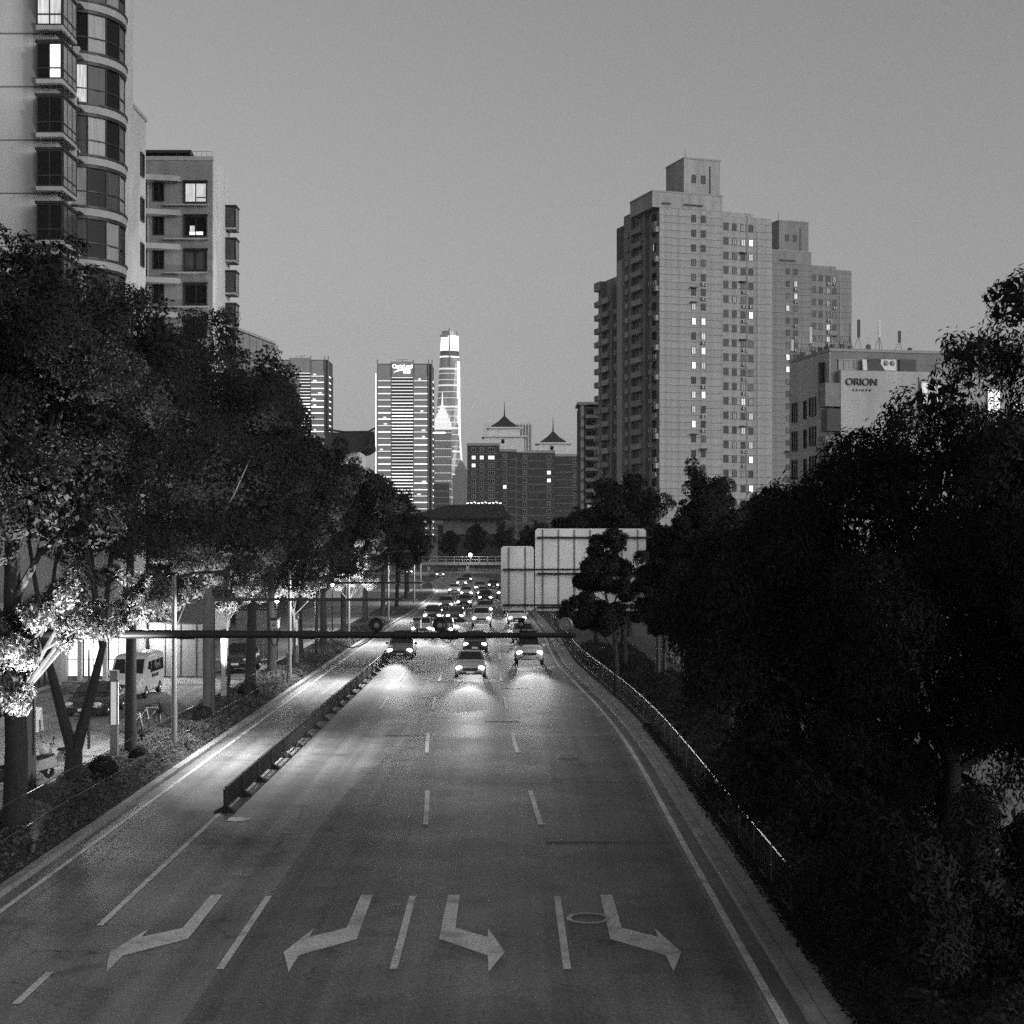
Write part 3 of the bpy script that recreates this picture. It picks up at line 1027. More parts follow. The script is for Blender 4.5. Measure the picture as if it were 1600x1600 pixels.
# local frame: x to the right (0 = side wall), y away from the camera (0 = front wall)
bx(-26, 0, 0, 13, 0, 62).build('wall', M['wall_a'], T)
bx(-8, 1.0, 8.4, 13.02, 0, 62).build('end_pier', M['wall_a'], T)
rw = bx(-10, 1.0, 13.02, 16.4, 0, 35).build('rear_wing', M['wall_a'], T)
bx(-10.1, 1.08, 13.0, 16.5, 35, 35.25).build('rear_wing_coping', M['trim'], T)
for k in range(9):
    window(T, 1.0, 15.3, 31.2 - 2.885 * k, .9, 1.5, R(90), 'glass', 'frame', 1, 1)
for k in range(-4, 7):
    zs = 29.65 + 2.885 * k
    # fine floor joint on the front wall
    bx(-26, -.95, -.03, 0, zs - .02, zs + .03).build('floor_joint', M['joint'], T)
    if zs < 12:
        continue
    # square bay wrapped round the corner
    b = bx(-.86, .58, -.86, 1.86, zs - .02, zs + .20).build('bay_floor', M['trim'], T)
    bx(-.90, .64, -.92, 1.92, zs + 2.16, zs + 2.30).build('bay_roof', M['frame'], T)
    lit = {1: 'glass_pale', 0: 'glass_pale'}.get(k, 'glass')
    pane_f = {2: 'glass_pale', 1: 'glass'}.get(k, 'glass')
    w1 = window(T, -.14, -.78, zs + .2, 1.40, 1.96, 0, 'lit_mid' if k == 2 else ('glass' if k == 1 else 'glass'), 'frame', 2, 1, .08, .08, name='bay_window')
    bx(-.66, .66, -.075, -.03, .55, .63).build('transom', M['frame'], w1)
    if k == 1:
        bx(.02, .58, -.045, -.032, .1, 1.86).build('lit_curtain_gap', M['lit_hi'], w1)
    w2 = window(T, .54, .52, zs + .2, 2.60, 1.96, R(90), 'glass_pale' if k in (2, 1, 0, -1) else 'glass_grey', 'frame', 3, 1, .08, .06, name='bay_window')  # side panes toned paler: the sky's reflection is put into their colour
    bx(-1.25, 1.25, -.06, -.03, .50, .58).build('transom', M['frame'], w2)
    bx(-.84, .50, -.70, 1.8, zs + .2, zs + 2.16).build('bay_box', M['recess'], T)
    # side wall between the bays: ledge, pipes and cooling units
    bx(0, .75, 1.95, 3.3, zs - .55, zs - .43).build('ledge', M['trim'], T)
    bx(.0, .12, 2.0, 2.9, zs + .7, zs + 2.0).build('side_window', M['glass'], T)
    if k % 3 != 2:
        ac_unit(T, .06, 2.35, zs - .42, R(90))
    if k % 2 == 0:
        ac_unit(T, .06, 3.05, zs - .42, R(90))
    # rounded bay
    cx, cy, rx, ry = -.2, 5.6, 2.4, 2.8

    def arc(r, z, n=14):
        return [(cx + math.cos(q) * (rx + r), cy + math.sin(q) * (ry + r), z) for q in [(-math.pi / 2 + math.pi * i / n) for i in range(n + 1)]]

    def band(r0, z0, z1, mt, nm):
        a, b2 = arc(r0, z0), arc(r0, z1)
        c0, c1 = arc(r0 - .35, z0), arc(r0 - .35, z1)
        n = len(a)
        mb = MB()
        vs = a + b2 + c0 + c1
        fs = []
        for i in range(n - 1):
            fs += [(i, i + 1, n + i + 1, n + i), (i, 2 * n + i, 2 * n + i + 1, i + 1), (n + i, n + i + 1, 3 * n + i + 1, 3 * n + i)]
        mb.add(vs, fs)
        return mb.build(nm, mt, T)
    band(.10, zs - .75, zs - .58, M['frame'], 'bay_drip_edge')
    band(.14, zs - .57, zs - .16, M['trim'], 'bay_spandrel')
    band(.20, zs - .15, zs - .02, M['frame'], 'bay_drip_edge')
    # panes of the rounded bay, each its own flat sheet between mullions
    n = 7
    for i in range(n):
        q0, q1 = -math.pi / 2 + math.pi * i / n, -math.pi / 2 + math.pi * (i + 1) / n
        p0 = (cx + math.cos(q0) * rx, cy + math.sin(q0) * ry)
        p1 = (cx + math.cos(q1) * rx, cy + math.sin(q1) * ry)
        mt = ('glass_grey', 'glass_pale', 'glass', 'glass_grey', 'glass', 'glass_pale', 'glass')[(i + k * 2) % 7]
        if k == 1 and i == 0:
            mt = 'lit_mid'
        MB().add([(p0[0], p0[1], zs), (p1[0], p1[1], zs), (p1[0], p1[1], zs + 2.12), (p0[0], p0[1], zs + 2.12)], [(0, 1, 2, 3)]).build('curved_pane', M[mt], T)
        MB().tube([(p0[0], p0[1], zs - .03), (p0[0], p0[1], zs + 2.14)], .05, 5).build('mullion', M['frame'], T)
    band(.03, zs + .78, zs + .84, M['frame'], 'bay_rail')

# ------------------------------------------------------------------ lower block behind it
T = thing('apartment_block', 'mid-height grey apartment block with balconies and two lit windows beside the tall tower', 'building', (-25.6, 134, 0))
bx(-14, 0, 0, 8, 0, 40.6).build('wall', M['wall_b'], T)
bx(0.003, .06, 0, 8.02, 0, 40.6).build('side_wall', M['wall_c'], T)  # paler than the front wall: light on this side put into the colour
bx(-14, .08, -.06, 0, 40.35, 40.7).build('coping', M['trim'], T)
MB().prism_x([(.4, 41.35), (.4, 41.1), (2.6, 40.75), (2.6, 41.0)], -12.5, -1.9).build('roof_canopy', M['metal_dark'], T)
bx(-10.5, -2.5, .9, 1.0, 40.6, 41.2).build('roof_hatch', M['metal_dark'], T)
rl = MB()
for i in range(5):
    rl.tube([(-1.9 + .45 * i, .3, 40.6), (-1.9 + .45 * i, .3, 41.2)], .02, 5)
rl.tube([(-1.9, .3, 41.2), (-.1, .3, 41.2)], .02, 5)
rl.build('roof_railing', M['metal'], T)
for k in range(11):
    z = 36.7 - 2.9 * k
    big = {0: 'lit_mid', 1: 'glass', 2: 'glass_grey'}.get(k, 'glass')
    w = window(T, -1.42, 0, z, 1.95, 1.75, 0, big, 'frame', 2, 1, .10, .16, hood=False)
    bx(-1.05, 1.05, -.32, -.01, 1.78, 1.9).build('hood', M['frame'], w)
    if k == 1:
        bx(-.55, .6, -.05, -.032, .18, .45).build('lit_lamp_strip', M['lit_hi'], w)
        bx(-.5, -.1, -.05, -.032, .5, .95).build('lit_curtain', M['lit_mid'], w)
    if k == 0:
        bx(.08, .85, -.12, -.04, .42, .50).build('transom', M['frame'], w)
    window(T, -4.6, 0, z + .15, .95, 1.65, 0, 'glass', 'frame', 2, 1, .08, .1)
    window(T, -6.6, 0, z + .45, 1.4, 1.6, 0, 'glass', 'frame', 2, 1, .08, .1)
    bx(-4.1, -.3, -.35, 0, z - .26, z - .14).build('window_ledge', M['trim'], T)
    # slanting balcony edge between storeys
    MB().prism([(-14, -1.35), (-5.6, -1.35), (-2.75, -.55), (-2.75, 0), (-14, 0)], z + 1.75, z + 2.2).build('balcony_slab', M['trim'], T)
    MB().prism([(-14, -1.3), (-6.4, -1.3), (-5.75, -.9), (-5.75, -.8), (-6.4, -1.2), (-14, -1.2)], z - .7, z + .35).build('balcony_parapet', M['wall_c'], T)
    MB().tube([(-5.5, -.15, z - .7), (-5.5, -.15, z + 1.75)], .07, 6).build('downpipe', M['trim'], T)
    # projecting side bay on the far corner
    zb = 35.55 - 2.9 * k
    bx(.06, .96, 5.6, 7.2, zb + .18, zb + 2.05).build('bay_box', M['recess'], T)
    bx(.05, 1.02, 5.5, 7.3, zb, zb + .18).build('bay_floor', M['trim'], T)
    bx(.05, 1.06, 5.46, 7.34, zb + 2.05, zb + 2.17).build('bay_roof', M['frame'], T)
    window(T, .52, 5.6, zb + .18, .88, 1.87, 0, 'glass_grey', 'frame', 1, 1, .09, .05, name='bay_window')
    window(T, .96, 6.4, zb + .18, 1.58, 1.87, R(90), 'glass_pale', 'frame', 2, 1, .09, .05, name='bay_window')

# ------------------------------------------------------------------ glass blocks further down the left side
def glass_block(label, p0, p1, h, depth, cols, rows, mtl, sel=()):
    a = math.atan2(p1[1] - p0[1], p1[0] - p0[0])
    ln = math.hypot(p1[0] - p0[0], p1[1] - p0[1])
    t = thing('glass_building', label, 'building', (p0[0], p0[1], 0), a)
    bx(0, ln, .02, depth, 0, h).build('frame_block', M['frame'], t)
    pw, ph = ln / cols, 2.2
    for i in range(cols):
        for j in range(rows):
            z1 = h - .1 - ph * j
            piece('glass_panel', M['glass_grey'] if (i, j) in sel else M[mtl], t, i * pw + .06, (i + 1) * pw - .06, -.05, .01, z1 - ph + .08, z1)
    n2 = 3
    for i in range(n2):
        for j in range(rows):
            z1 = h - .1 - ph * j
            piece('glass_panel', M[mtl], t, ln, ln + .05, depth * i / n2 + .08, depth * (i + 1) / n2 - .08, z1 - ph + .08, z1)
    bx(-.1, ln + .1, -.1, depth, h, h + .25).build('coping', M['trim'], t)
    return t


glass_block('tall glass-clad office block just right of the grey apartment block', (-26.3, 149), (-24.3, 160.5), 27.9, 9, 6, 9, 'curtain_wall', ((0, 2), (3, 4)))
glass_block('lower dark glass office block behind the tree line on the left', (-26.6, 176), (-25.1, 185), 26.6, 8, 4, 8, 'curtain_wall', ((1, 3),))

# traditional roof building
T = thing('roofed_building', 'pale building with a dark upturned traditional roof above the left trees', 'building', (-23.9, 210, 0))
bx(-5.6, 3.4, .5, 9, 0, 19.6).build('wall', M['white'], T)
bx(-4.4, -1.6, .35, .5, 19.9, 21.4).build('clerestory', M['frame'], T)
for i in range(4):
    bx(-4.3 + i * .7, -3.75 + i * .7, .28, .35, 20.0, 21.3).build('clerestory_pane', M['glass_grey'], T)
rf = MB()
prof = [(-1.0, 19.75), (-.4, 19.85), (1.2, 20.6), (3.0, 21.7), (4.6, 22.5), (6.2, 21.7), (8.4, 20.4), (10, 19.8)]
nx = 9
vs, fs = [], []
for i in range(nx):
    u = i / (nx - 1)
    x = -1.4 + 6.2 * u
    lift = .7 * max(0, (u - .75) / .25) ** 2 + .5 * max(0, (.18 - u) / .18) ** 2
    for (y, z) in prof:
        xx = x + (.25 * (z - 19.7) / 2.8 if i == nx - 1 else 0)
        vs.append((xx, y, z + lift * (1 if abs(z - 22.5) > .1 else .25)))
m_ = len(prof)
for i in range(nx - 1):
    for j in range(m_ - 1):
        k = i * m_ + j
        fs.append((k, k + m_, k + m_ + 1, k + 1))
b0 = len(vs)
vs += [(x, y, z - .3) for (x, y, z) in vs]
fs += [tuple(b0 + i for i in reversed(f)) for f in fs]
fs += [((nx - 1) * m_ + j, b0 + (nx - 1) * m_ + j, b0 + (nx - 1) * m_ + j + 1, (nx - 1) * m_ + j + 1) for j in range(m_ - 1)]
fs += [(i * m_, b0 + i * m_, b0 + (i + 1) * m_, (i + 1) * m_) for i in range(nx - 1)]
rf.add(vs, fs).build('roof', M['roof_dark'], T)
MB().tube([(-1.5, 4.6, 22.9), (1, 4.6, 22.55), (4.2, 4.6, 22.6), (5.2, 4.6, 23.1)], .14, 6).build('ridge', M['roof_dark'], T)
bx(-5.7, -1.45, .2, 9, 21.5, 21.8).build('flat_roof', M['trim'], T)

# low dark-roofed hall at the end of the road
T = thing('low_hall', 'low building with a wide dark hipped roof at the end of the road', 'building', (-20.5, 430, 0))
bx(0, 18, 3, 16, 0, 11.5).build('wall', M['brick'], T)
bx(1.5, 18, 2.7, 3, 9.0, 13.2).build('pale_band', M['wall_b'], T)
for i in range(7):
    bx(6.5 + 1.6 * i, 7.4 + 1.6 * i, 2.6, 2.7, 12.2, 13.0).build('window', M['glass_grey'], T)
MB().add([(-9, 0, 13.7), (20, 0, 13.7), (20, 20, 13.7), (-9, 20, 13.7), (2.5, 8, 17.3), (18, 8, 17.3), (18, 12, 17.3), (2.5, 12, 17.3),
          (-9, 0, 13.2), (20, 0, 13.2), (20, 20, 13.2), (-9, 20, 13.2)],
         [(0, 1, 5, 4), (1, 2, 6, 5), (2, 3, 7, 6), (3, 0, 4, 7), (4, 5, 6, 7), (8, 9, 1, 0), (9, 10, 2, 1), (10, 11, 3, 2), (11, 8, 0, 3), (11, 10, 9, 8)]).build('roof', M['roof_dark'], T)
for i in range(10):
    MB().tube([(8 + i, 1, 17.5 + .2 * (i % 3)), (8.6 + i, 1, 17.6)], .12, 5).build('roof_lamp', M['band_hi'], T)

# ------------------------------------------------------------------ brick block with two pavilion roofs
T = thing('brick_apartment_block', 'dark brick apartment block crowned by two pale pavilions with dark pyramid roofs', 'building', (-16, 560, 0))
blocks = [(0, 11.5, 0, 41.0), (11.6, 17.5, 3.0, 39.0), (17.6, 31.5, 4.6, 38.6), (31.6, 41, 6.0, 37.4)]
for (x0, x1, y, h) in blocks:
    bx(x0, x1, y, y + 16, 0, h).build('wall', M['brick'], T)
    bx(x0 - .15, x1 + .15, y - .25, y + 16, h, h + .9).build('parapet', M['trim'], T)
    k = 1
    while h - 2.8 * k > 4:
        bx(x0 - .05, x1 + .05, y - .14, y, h - 2.8 * k - .18, h - 2.8 * k + .0).build('string_course', M['wall_b'], T)
        k += 1
rr2 = random.Random(11)
for (xc, w, yb, h0, lit) in ((2.3, 1.5, 0, 41.0, (1, 2)), (5.2, 1.5, 0, 41.0, (1,)), (8.6, 2.4, 0, 41.0, (1,)), (13.4, 1.4, 3.0, 39.0, (4,)), (20.6, 1.5, 4.6, 38.6, ()), (29.3, 1.5, 4.6, 38.6, (2, 3)), (38.8, 1.5, 6.0, 37.4, ())):
    for k in range(12):
        z = h0 - 2.25 - 2.8 * k
        if z < 4:
            break
        pn = 'lit_hi' if k in lit else rr2.choice(['glass', 'glass', 'glass_grey'])
        window(T, xc, yb, z, w, 1.5, 0, pn, 'frame_pale', 2 if w < 2 else 3, 1, .13, .12)
for (x0, x1, y0, y1, z0) in ((5.5, 21.0, 4, 16, 41.0), (25, 37, 8, 18, 38.8)):
    cx, hw = (x0 + x1) / 2, (x1 - x0) / 2
    big = hw > 7
    bx(x0 + .6, x1 - .6, y0, y1, z0 - 2, z0 + 3.3).build('pavilion_wall', M['white'], T)
    bx(x0 - .5, x1 + .5, y0 - .9, y1 + .9, z0 + 3.3, z0 + 3.8).build('pavilion_cornice', M['white'], T)
    zt = z0 + 3.8
    if big:
        bx(cx - hw * .72, cx + hw * .72, y0 + 1.5, y1 - 1.5, zt, zt + 2.7).build('pavilion_wall', M['white'], T)
        bx(cx - hw * .84, cx + hw * .84, y0 + .7, y1 - .7, zt + 2.7, zt + 3.2).build('pavilion_cornice', M['white'], T)
        zt += 3.2
    q = hw * .62 if big else hw * .78
    yc = (y0 + y1) / 2
    qy = q * .8
    MB().add([(cx - q, yc - qy, zt + .4), (cx + q, yc - qy, zt + .4), (cx + q, yc + qy, zt + .4), (cx - q, yc + qy, zt + .4), (cx - q, yc - qy, zt), (cx + q, yc - qy, zt), (cx + q, yc + qy, zt), (cx - q, yc + qy, zt),
              (cx - q * .45, yc - qy * .45, zt + 2.3), (cx + q * .45, yc - qy * .45, zt + 2.3), (cx + q * .45, yc + qy * .45, zt + 2.3), (cx - q * .45, yc + qy * .45, zt + 2.3), (cx, yc, zt + 4.6)],
             [(4, 5, 1, 0), (5, 6, 2, 1), (6, 7, 3, 2), (7, 4, 0, 3), (0, 1, 9, 8), (1, 2, 10, 9), (2, 3, 11, 10), (3, 0, 8, 11), (8, 9, 12), (9, 10, 12), (10, 11, 12), (11, 8, 12)]).build('pavilion_roof', M['roof_dark'], T)
    MB().tube([(cx, yc, zt + 4.2), (cx, yc, zt + 6.5), (cx, yc, zt + 9.6)], [.3, .16, .05], 6).build('spire', M['metal_dark'], T)
    for i in range(2):
        window(T, cx - .5 + i * 1.0 * 0, y0 - .02, z0 + 1.0, 1.1, 1.5, 0, 'glass', 'frame', 1, 1, .12, .1)
        break
MB().box(13.5, 20, 5.5, 12, 39.6, 41.2).build('roof_shed', M['wall_b'], T)

T = thing('slab_tower', 'far white slab block half hidden behind the left pavilion roof', 'building', (-16.5, 900, 0))
bx(0, 28.5, 0, 14, 0, 74).build('wall', M['white'], T)
for i in range(7):
    bx(16.6 + i * 1.7, 17.2 + i * 1.7, -.4, 0, 10, 73).build('vertical_fin', M['wall_b'], T)

T = thing('apartment_block', 'narrow dark apartment block wedged behind the left edge of the pale tower', 'building', (18.4, 430, 0))
bx(0, 9, 0, 14, 0, 44).build('wall', M['brick'], T)
bx(-.5, 9, -.6, 14, 44.6, 45.3).build('roof_slab', M['trim'], T)
bx(.4, 1.3, -.1, 0, 0, 44.6).build('pale_pier', M['trim'], T)
for k in range(14):
    z = 41.3 - 2.9 * k
    bx(1.7, 5.5, -.9, 0, z - .45, z + .45).build('balcony', M['wall_b'], T)
    window(T, 3.4, 0, z + .6, 2.4, 1.4, 0, 'lit_mid' if k in (9,) else 'glass', 'frame', 3, 1, .1, .1)
    window(T, .85 - 1.3, 0, z + .5, .6, 1.2, 0, 'glass_grey', 'frame', 1, 1, .1, .1) if False else None

# ------------------------------------------------------------------ twin pale residential towers on the right
def pale_tower(label, loc, seed, lit_front, wm='wall_r'):
    rr = random.Random(seed)
    t = thing('residential_tower', label, 'building', loc, R(18))
    bx(.02, 13.4, .0, 22, 0, 71.3).build('core', M['joint'], t)
    bx(13.4, 24.4, 1.0, 22, 0, 68.6).build('wing_core', M['joint'], t)
    bx(13.42, 20.4, 1.02, 18, 68.6, 71.6).build('wing_top', M[wm], t)
    bx(-1.5, 13.2, -.12, 11, 71.3, 74.2).build('crown', M[wm], t)
    bx(-1.6, 13.3, -.2, 11.1, 74.2, 74.5).build('coping', M['trim'], t)
    for (x0, x1) in ((.6, 2.2), (5.2, 7.0), (7.2, 9.0)):
        bx(x0, x1, -.5, -.1, 72.0, 72.25).build('roof_spout', M['frame'], t)
    bx(6.5, 14.2, 3, 11.7, 74.2, 81.8).build('roof_house', M[wm], t)
    bx(6.4, 14.3, 2.9, 11.8, 81.8, 82.1).build('coping', M['trim'], t)
    for x in (8.6, 10.6):
        window(t, x, 3, 77.2, .9, 1.6, 0, 'glass', 'frame', 1, 1, .1, .1)
    bx(11.9, 12.15, 2.9, 3, 74.4, 80.6).build('downpipe', M['frame'], t)
    MB().tube([(9, 8, 82), (9, 8, 85)], .05, 5).build('mast', M['metal_dark'], t)
    # facing panels with open joints
    for i in range(50):
        z0 = 71.3 - 1.415 * (i + 1)
        piece('wall_panel', M[wm], t, 0, 13.4, -.07, .01, z0 + .035, z0 + 1.38)
        if i >= 0:
            piece('wall_panel', M[wm], t, 13.43, 24.4, .93, 1.01, z0 - .4, z0 + .95) if z0 + .95 < 71.5 else None
        piece('wall_panel', M[wm], t, 24.4, 24.48, 1.0, 22, z0 - .4, z0 + .95) if z0 + .95 < 68.6 else None
    bx(19.0, 19.2, .82, .93, 2, 71).build('downpipe', M['trim'], t)
    bx(21.2, 21.35, .84, .93, 2, 68).build('downpipe', M['trim'], t)
    for k in range(24):
        z = 68.9 - 2.83 * k
        for c, x in enumerate((7.15, 9.2)):
            pn = ('lit_hi' if (k + c) % 3 else 'lit_mid') if (k, c) in lit_front else ('lit_low' if rr.random() < .06 else rr.choice(['glass', 'glass', 'glass_grey', 'glass']))
            window(t, x, -.07, z, .92, 1.4, 0, pn, 'frame', 2, 1, .08, .1, hood=rr.random() < .06)
        if rr.random() < .4:
            ac_unit(t, 9.25, -.07, z - .85)
        zw = z - .9
        if zw < 2:
            continue
        window(t, 14.5, .93, zw, 1.05, 1.45, 0, 'glass', 'frame', 1, 1, .06, .06)
        window(t, 16.3, .93, zw, .9, 1.35, 0, rr.choice(['glass_pale', 'glass_grey', 'glass', 'glass']), 'frame', 2, 1, .08, .1)
        for x in (18.2, 19.85):
            q = rr.random()
            window(t, x, .93, zw - .1, .98, 1.4, 0, 'lit_hi' if q < .06 else ('lit_mid' if q < .10 else ('lit_low' if q < .16 else ('glass_pale' if q < .28 else ('glass_grey' if q < .55 else 'glass')))), 'frame', 2, 1, .08, .1, hood=rr.random() < .14)
        bx(15.85, 16.75, .88, .93, zw - 1.4, zw - .05).build('spandrel', M['wall_b'], t) if False else None
        if rr.random() < .75:
            ac_unit(t, 18.4, .93, zw - .9)
        if rr.random() < .25:
            ac_unit(t, 19.9, .93, zw - .85)
    # left-hand face with its stacked balconies
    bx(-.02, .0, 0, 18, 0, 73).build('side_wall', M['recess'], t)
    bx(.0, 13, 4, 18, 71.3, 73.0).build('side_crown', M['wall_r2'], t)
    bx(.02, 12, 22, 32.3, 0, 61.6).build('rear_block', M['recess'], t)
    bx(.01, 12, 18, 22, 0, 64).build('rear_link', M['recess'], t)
    bx(-1.15, 0, 16.2, 18.9, 0, 64).build('pier', M['wall_r2'], t)
    for (v0, v1, top) in ((12.0, 13.0, 71.5), (5.2, 6.1, 71.5), (22.6, 23.6, 60.0), (28.0, 28.5, 60)):
        bx(-.85, 0, v0, v1, 0, top).build('pier', M['wall_b'], t)
    bx(-1.0, 0, 28.8, 32.3, 59.8, 61.6).build('top_parapet', M['wall_r2'], t)
    for k in range(24):
        z = 69.0 - 2.83 * k
        piece('balcony', M['wall_r2'], t, -1.2, 0, 6.4, 11.6, z - 1.1, z)
        piece('balcony', M['wall_r2'], t, -1.1, 0, 13.3, 14.9, z - 1.1, z)
        window(t, 0, 7.3, z - .2, 1.5, 1.9, R(-90), rr.choice(['glass', 'glass', 'glass_grey', 'lit_mid']) if rr.random() < .2 else 'glass', 'frame', 2, 1, .08, .08)
        window(t, 0, 10.2, z + .1, 1.6, 1.4, R(-90), 'glass_grey', 'frame_pale', 2, 1, .08, .08)
        window(t, 0, 2.2, z - .1, 1.4, 1.5, R(-90), 'lit_hi' if rr.random() < .1 else 'glass', 'frame', 2, 1, .08, .3)
        if rr.random() < .7:
            ac_unit(t, 0, 3.6, z - .9, R(-90), 1.3)
        if rr.random() < .5:
            ac_unit(t, 0, 1.2, z - 1.0, R(-90), 1.3)
        bx(-.7, 0, .1, 1.2, z + .5, z + 1.5).build('corner_box', M['wall_r2'], t) if k % 2 else None
        if z < 59:
            piece('balcony', M['wall_r2'], t, -1.2, 0, 23.9, 27.8, z - 1.1, z)
            piece('balcony', M['wall_r2'], t, -1.1, 0, 28.7, 30.2, z - 1.1, z)
            piece('balcony', M['wall_r2'], t, -.6, 1.2, 32.3, 33.3, z - 1.1, z + .1)
            window(t, 0.02, 25.0, z - .2, 1.5, 1.9, R(-90), 'glass', 'frame', 2, 1, .08, .08)
            if rr.random() < .6:
                ac_unit(t, 0, 21.4, z - .9, R(-90), 1.4)
    return t


pale_tower('tall pale residential tower with roof house and lit windows, nearer of the twins', (28.2, 300, 0), 3, {(7, 0), (7, 1), (8, 1), (9, 0), (9, 1), (10, 0), (12, 0), (12, 1), (14, 0)})
pale_tower('tall pale residential tower behind the lettered block, farther of the twins', (56.9, 360, 0), 4, {(2, 1), (3, 0), (7, 0), (8, 0)}, 'wall_r3')

# ------------------------------------------------------------------ lettered block on the right
T = thing('commercial_block', 'low pale block with raised dark lettering and roof aerials on the right', 'building', (28.57, 140, 0), R(11.5))
bx(.0, 34, .35, 10, 0, 24.8).build('wall', M['wall_b'], T)
bx(-.06, 0, 0.35, 10, 0, 24.75).build('side_wall', M['wall_a'], T)
bx(.75, 34, -.25, .35, 0, 23.05).build('front_panel', M['wall_a'], T)
bx(-.1, 34, .25, 10.1, 24.8, 25.05).build('coping', M['trim'], T)
bx(-.75, .7, -.3, 1.3, 19.8, 21.9).build('corner_box', M['recess'], T)
bx(-.55, .7, -.28, 1.1, 17.6, 19.6).build('corner_box', M['frame'], T)
bx(-.75, .7, -.3, 1.3, 14.6, 17.2).build('corner_box', M['recess'], T)
bx(-.72, -.12, 1.31, 1.4, 20, 23.9).build('corner_trim', M['frame'], T)
for r_ in range(5):
    z = 19.0 - 2.7 * r_
    window(T, -.06, 8.6, z, 1.25, 1.85, R(-90), 'glass_grey', 'frame', 2, 1, .08, .12)
    window(T, -.06, 6.0, z + .1, .6, 1.75, R(-90), 'glass', 'frame', 1, 1, .08, .12)
    window(T, -.06, 4.2, z + .25, 1.45, 1.75, R(-90), 'glass_grey', 'frame', 2, 1, .08, .12)
window(T, 1.55, .35, 23.15, 1.6, .95, 0, 'glass_pale', 'frame_pale', 3, 1, .07, .1)
bx(3.3, 6.3, .2, .34, 23.1, 24.2).build('terrace_opening', M['frame'], T)
MB().prism_x([(-.1, 23.1), (.2, 23.1), (.2, 24.1), (.05, 24.1)], 2.95, 3.35).build('awning_end', M['white'], T)
MB().add([(3.0, .1, 23.1), (5.2, .1, 23.1), (4.5, .1, 24.05), (3.6, .1, 24.05), (3.0, .25, 23.1), (5.2, .25, 23.1), (4.5, .25, 24.05), (3.6, .25, 24.05)], [(0, 1, 2, 3), (7, 6, 5, 4), (0, 4, 5, 1), (1, 5, 6, 2), (2, 6, 7, 3), (3, 7, 4, 0)]).build('awning', M['metal_dark'], T)
mu = bx(4.75, 6.25, .12, .19, 23.15, 24.15).build('pale_wall_panel', M['white'], T)
for i in range(2):
    MB().lathe([(0, -.14), (.17, -.12), (.26, 0)], 14, (5.25 + i * .62, .12, 23.82), 'y').build('round_ornament', M['trim'], mu)
bx(6.6, 8.2, .2, .34, 23.1, 24.2).build('terrace_opening', M['frame'], T)
bx(10.2, 11.7, .22, .34, 23.1, 23.9).build('panelled_door', M['trim'], T)
window(T, 9.55, -.25, 20.0, 2.35, 2.2, 0, 'lit_mid', 'frame_pale', 3, 2, .1, .14)
window(T, 7.0, -.25, 19.2, 1.35, .8, 0, 'glass_pale', 'frame', 1, 1, .07, .12)
bx(8.2, 8.28, -.3, -.25, 17, 22.6).build('panel_joint', M['joint'], T)
for (x, z, w, h) in ((15.6, 19.3, 1.4, 2.4), (18.2, 18.8, 1.8, 1.6), (12.6, 15.6, 1.5, 1.2), (14.6, 13.2, 1.2, .7), (17.5, 13.0, 1.5, 1.1), (15.9, 16.6, .8, 1.0)):
    window(T, x, -.25, z, w, h, 0, 'lit_hi' if z > 15.8 else 'lit_mid', 'frame_pale', 2, 2, .1, .14)
face_text(T, 'ORION', 2.72, -.27, 21.72, .93, 'metal_dark', .10, 'raised_letters', 1.0)
face_text(T, 'A E I G P G', 2.75, -.27, 21.2, .30, 'metal_dark', .05, 'small_letters', 1.25)
bx(5.45, 5.6, -.35, -.25, 21.2, 21.36).build('wall_lamp', M['metal_dark'], T)
ae = random.Random(17)
spots = [(-.2 + .1 * ae.random(), 9.4), (.1, 8.1), (.0, 6.9), (.2, 5.6), (.1, 4.4), (.2, 3.2), (.3, 2.0), (.5, 1.0), (1.3, .8), (2.1, .9), (2.9, .8), (3.9, .9), (4.9, .8), (6.9, .9), (7.9, .8)]
cR, sR = math.cos(R(11.5)), math.sin(R(11.5))
places = ['at the far left end of the lettered roof edge'] + ["%s from the left on the lettered block's roof" % ORD[i] for i in range(1, 15)]
for i, (u, v) in enumerate(spots):
    h = [1.9, 2.2, 1.9, 2.6, 1.5, 1.1, .9, 1.2, 2.6, 2.4, 2.7, 1.2, 2.7, 1.8, .5][i]
    a = thing('roof_aerial', 'thin roof aerial with braces, ' + places[i], 'aerial', (28.57 + cR * u - sR * v, 140 + sR * u + cR * v, 25.05), R(11.5), "aerials along the lettered block's roof")
    ln = ae.uniform(-.18, .18) if i < 8 else 0
    MB().tube([(0, 0, 0), (ln, 0, h)], .035, 6).build('mast', M['metal'] if i % 3 else M['metal_dark'], a)
    MB().tube([(-.45, 0, 0), (ln * .5, 0, h * .5)], .02, 5).tube([(.4, .2, 0), (ln * .5, 0, h * .5)], .02, 5).build('brace', M['metal_dark'], a)
    if i in (0, 3, 10, 12, 13):
        bx(ln - .12, ln + .12, -.12, .02, h * .42, h).build('antenna_panel', M['plastic_pale'] if i in (0, 3, 12) else M['metal_dark'], a)
    else:
        bx(-.16, .16, -.12, .12, .05, .05 + .3 * ae.uniform(.7, 1.4)).build('equipment_box', M['metal_dark'], a)

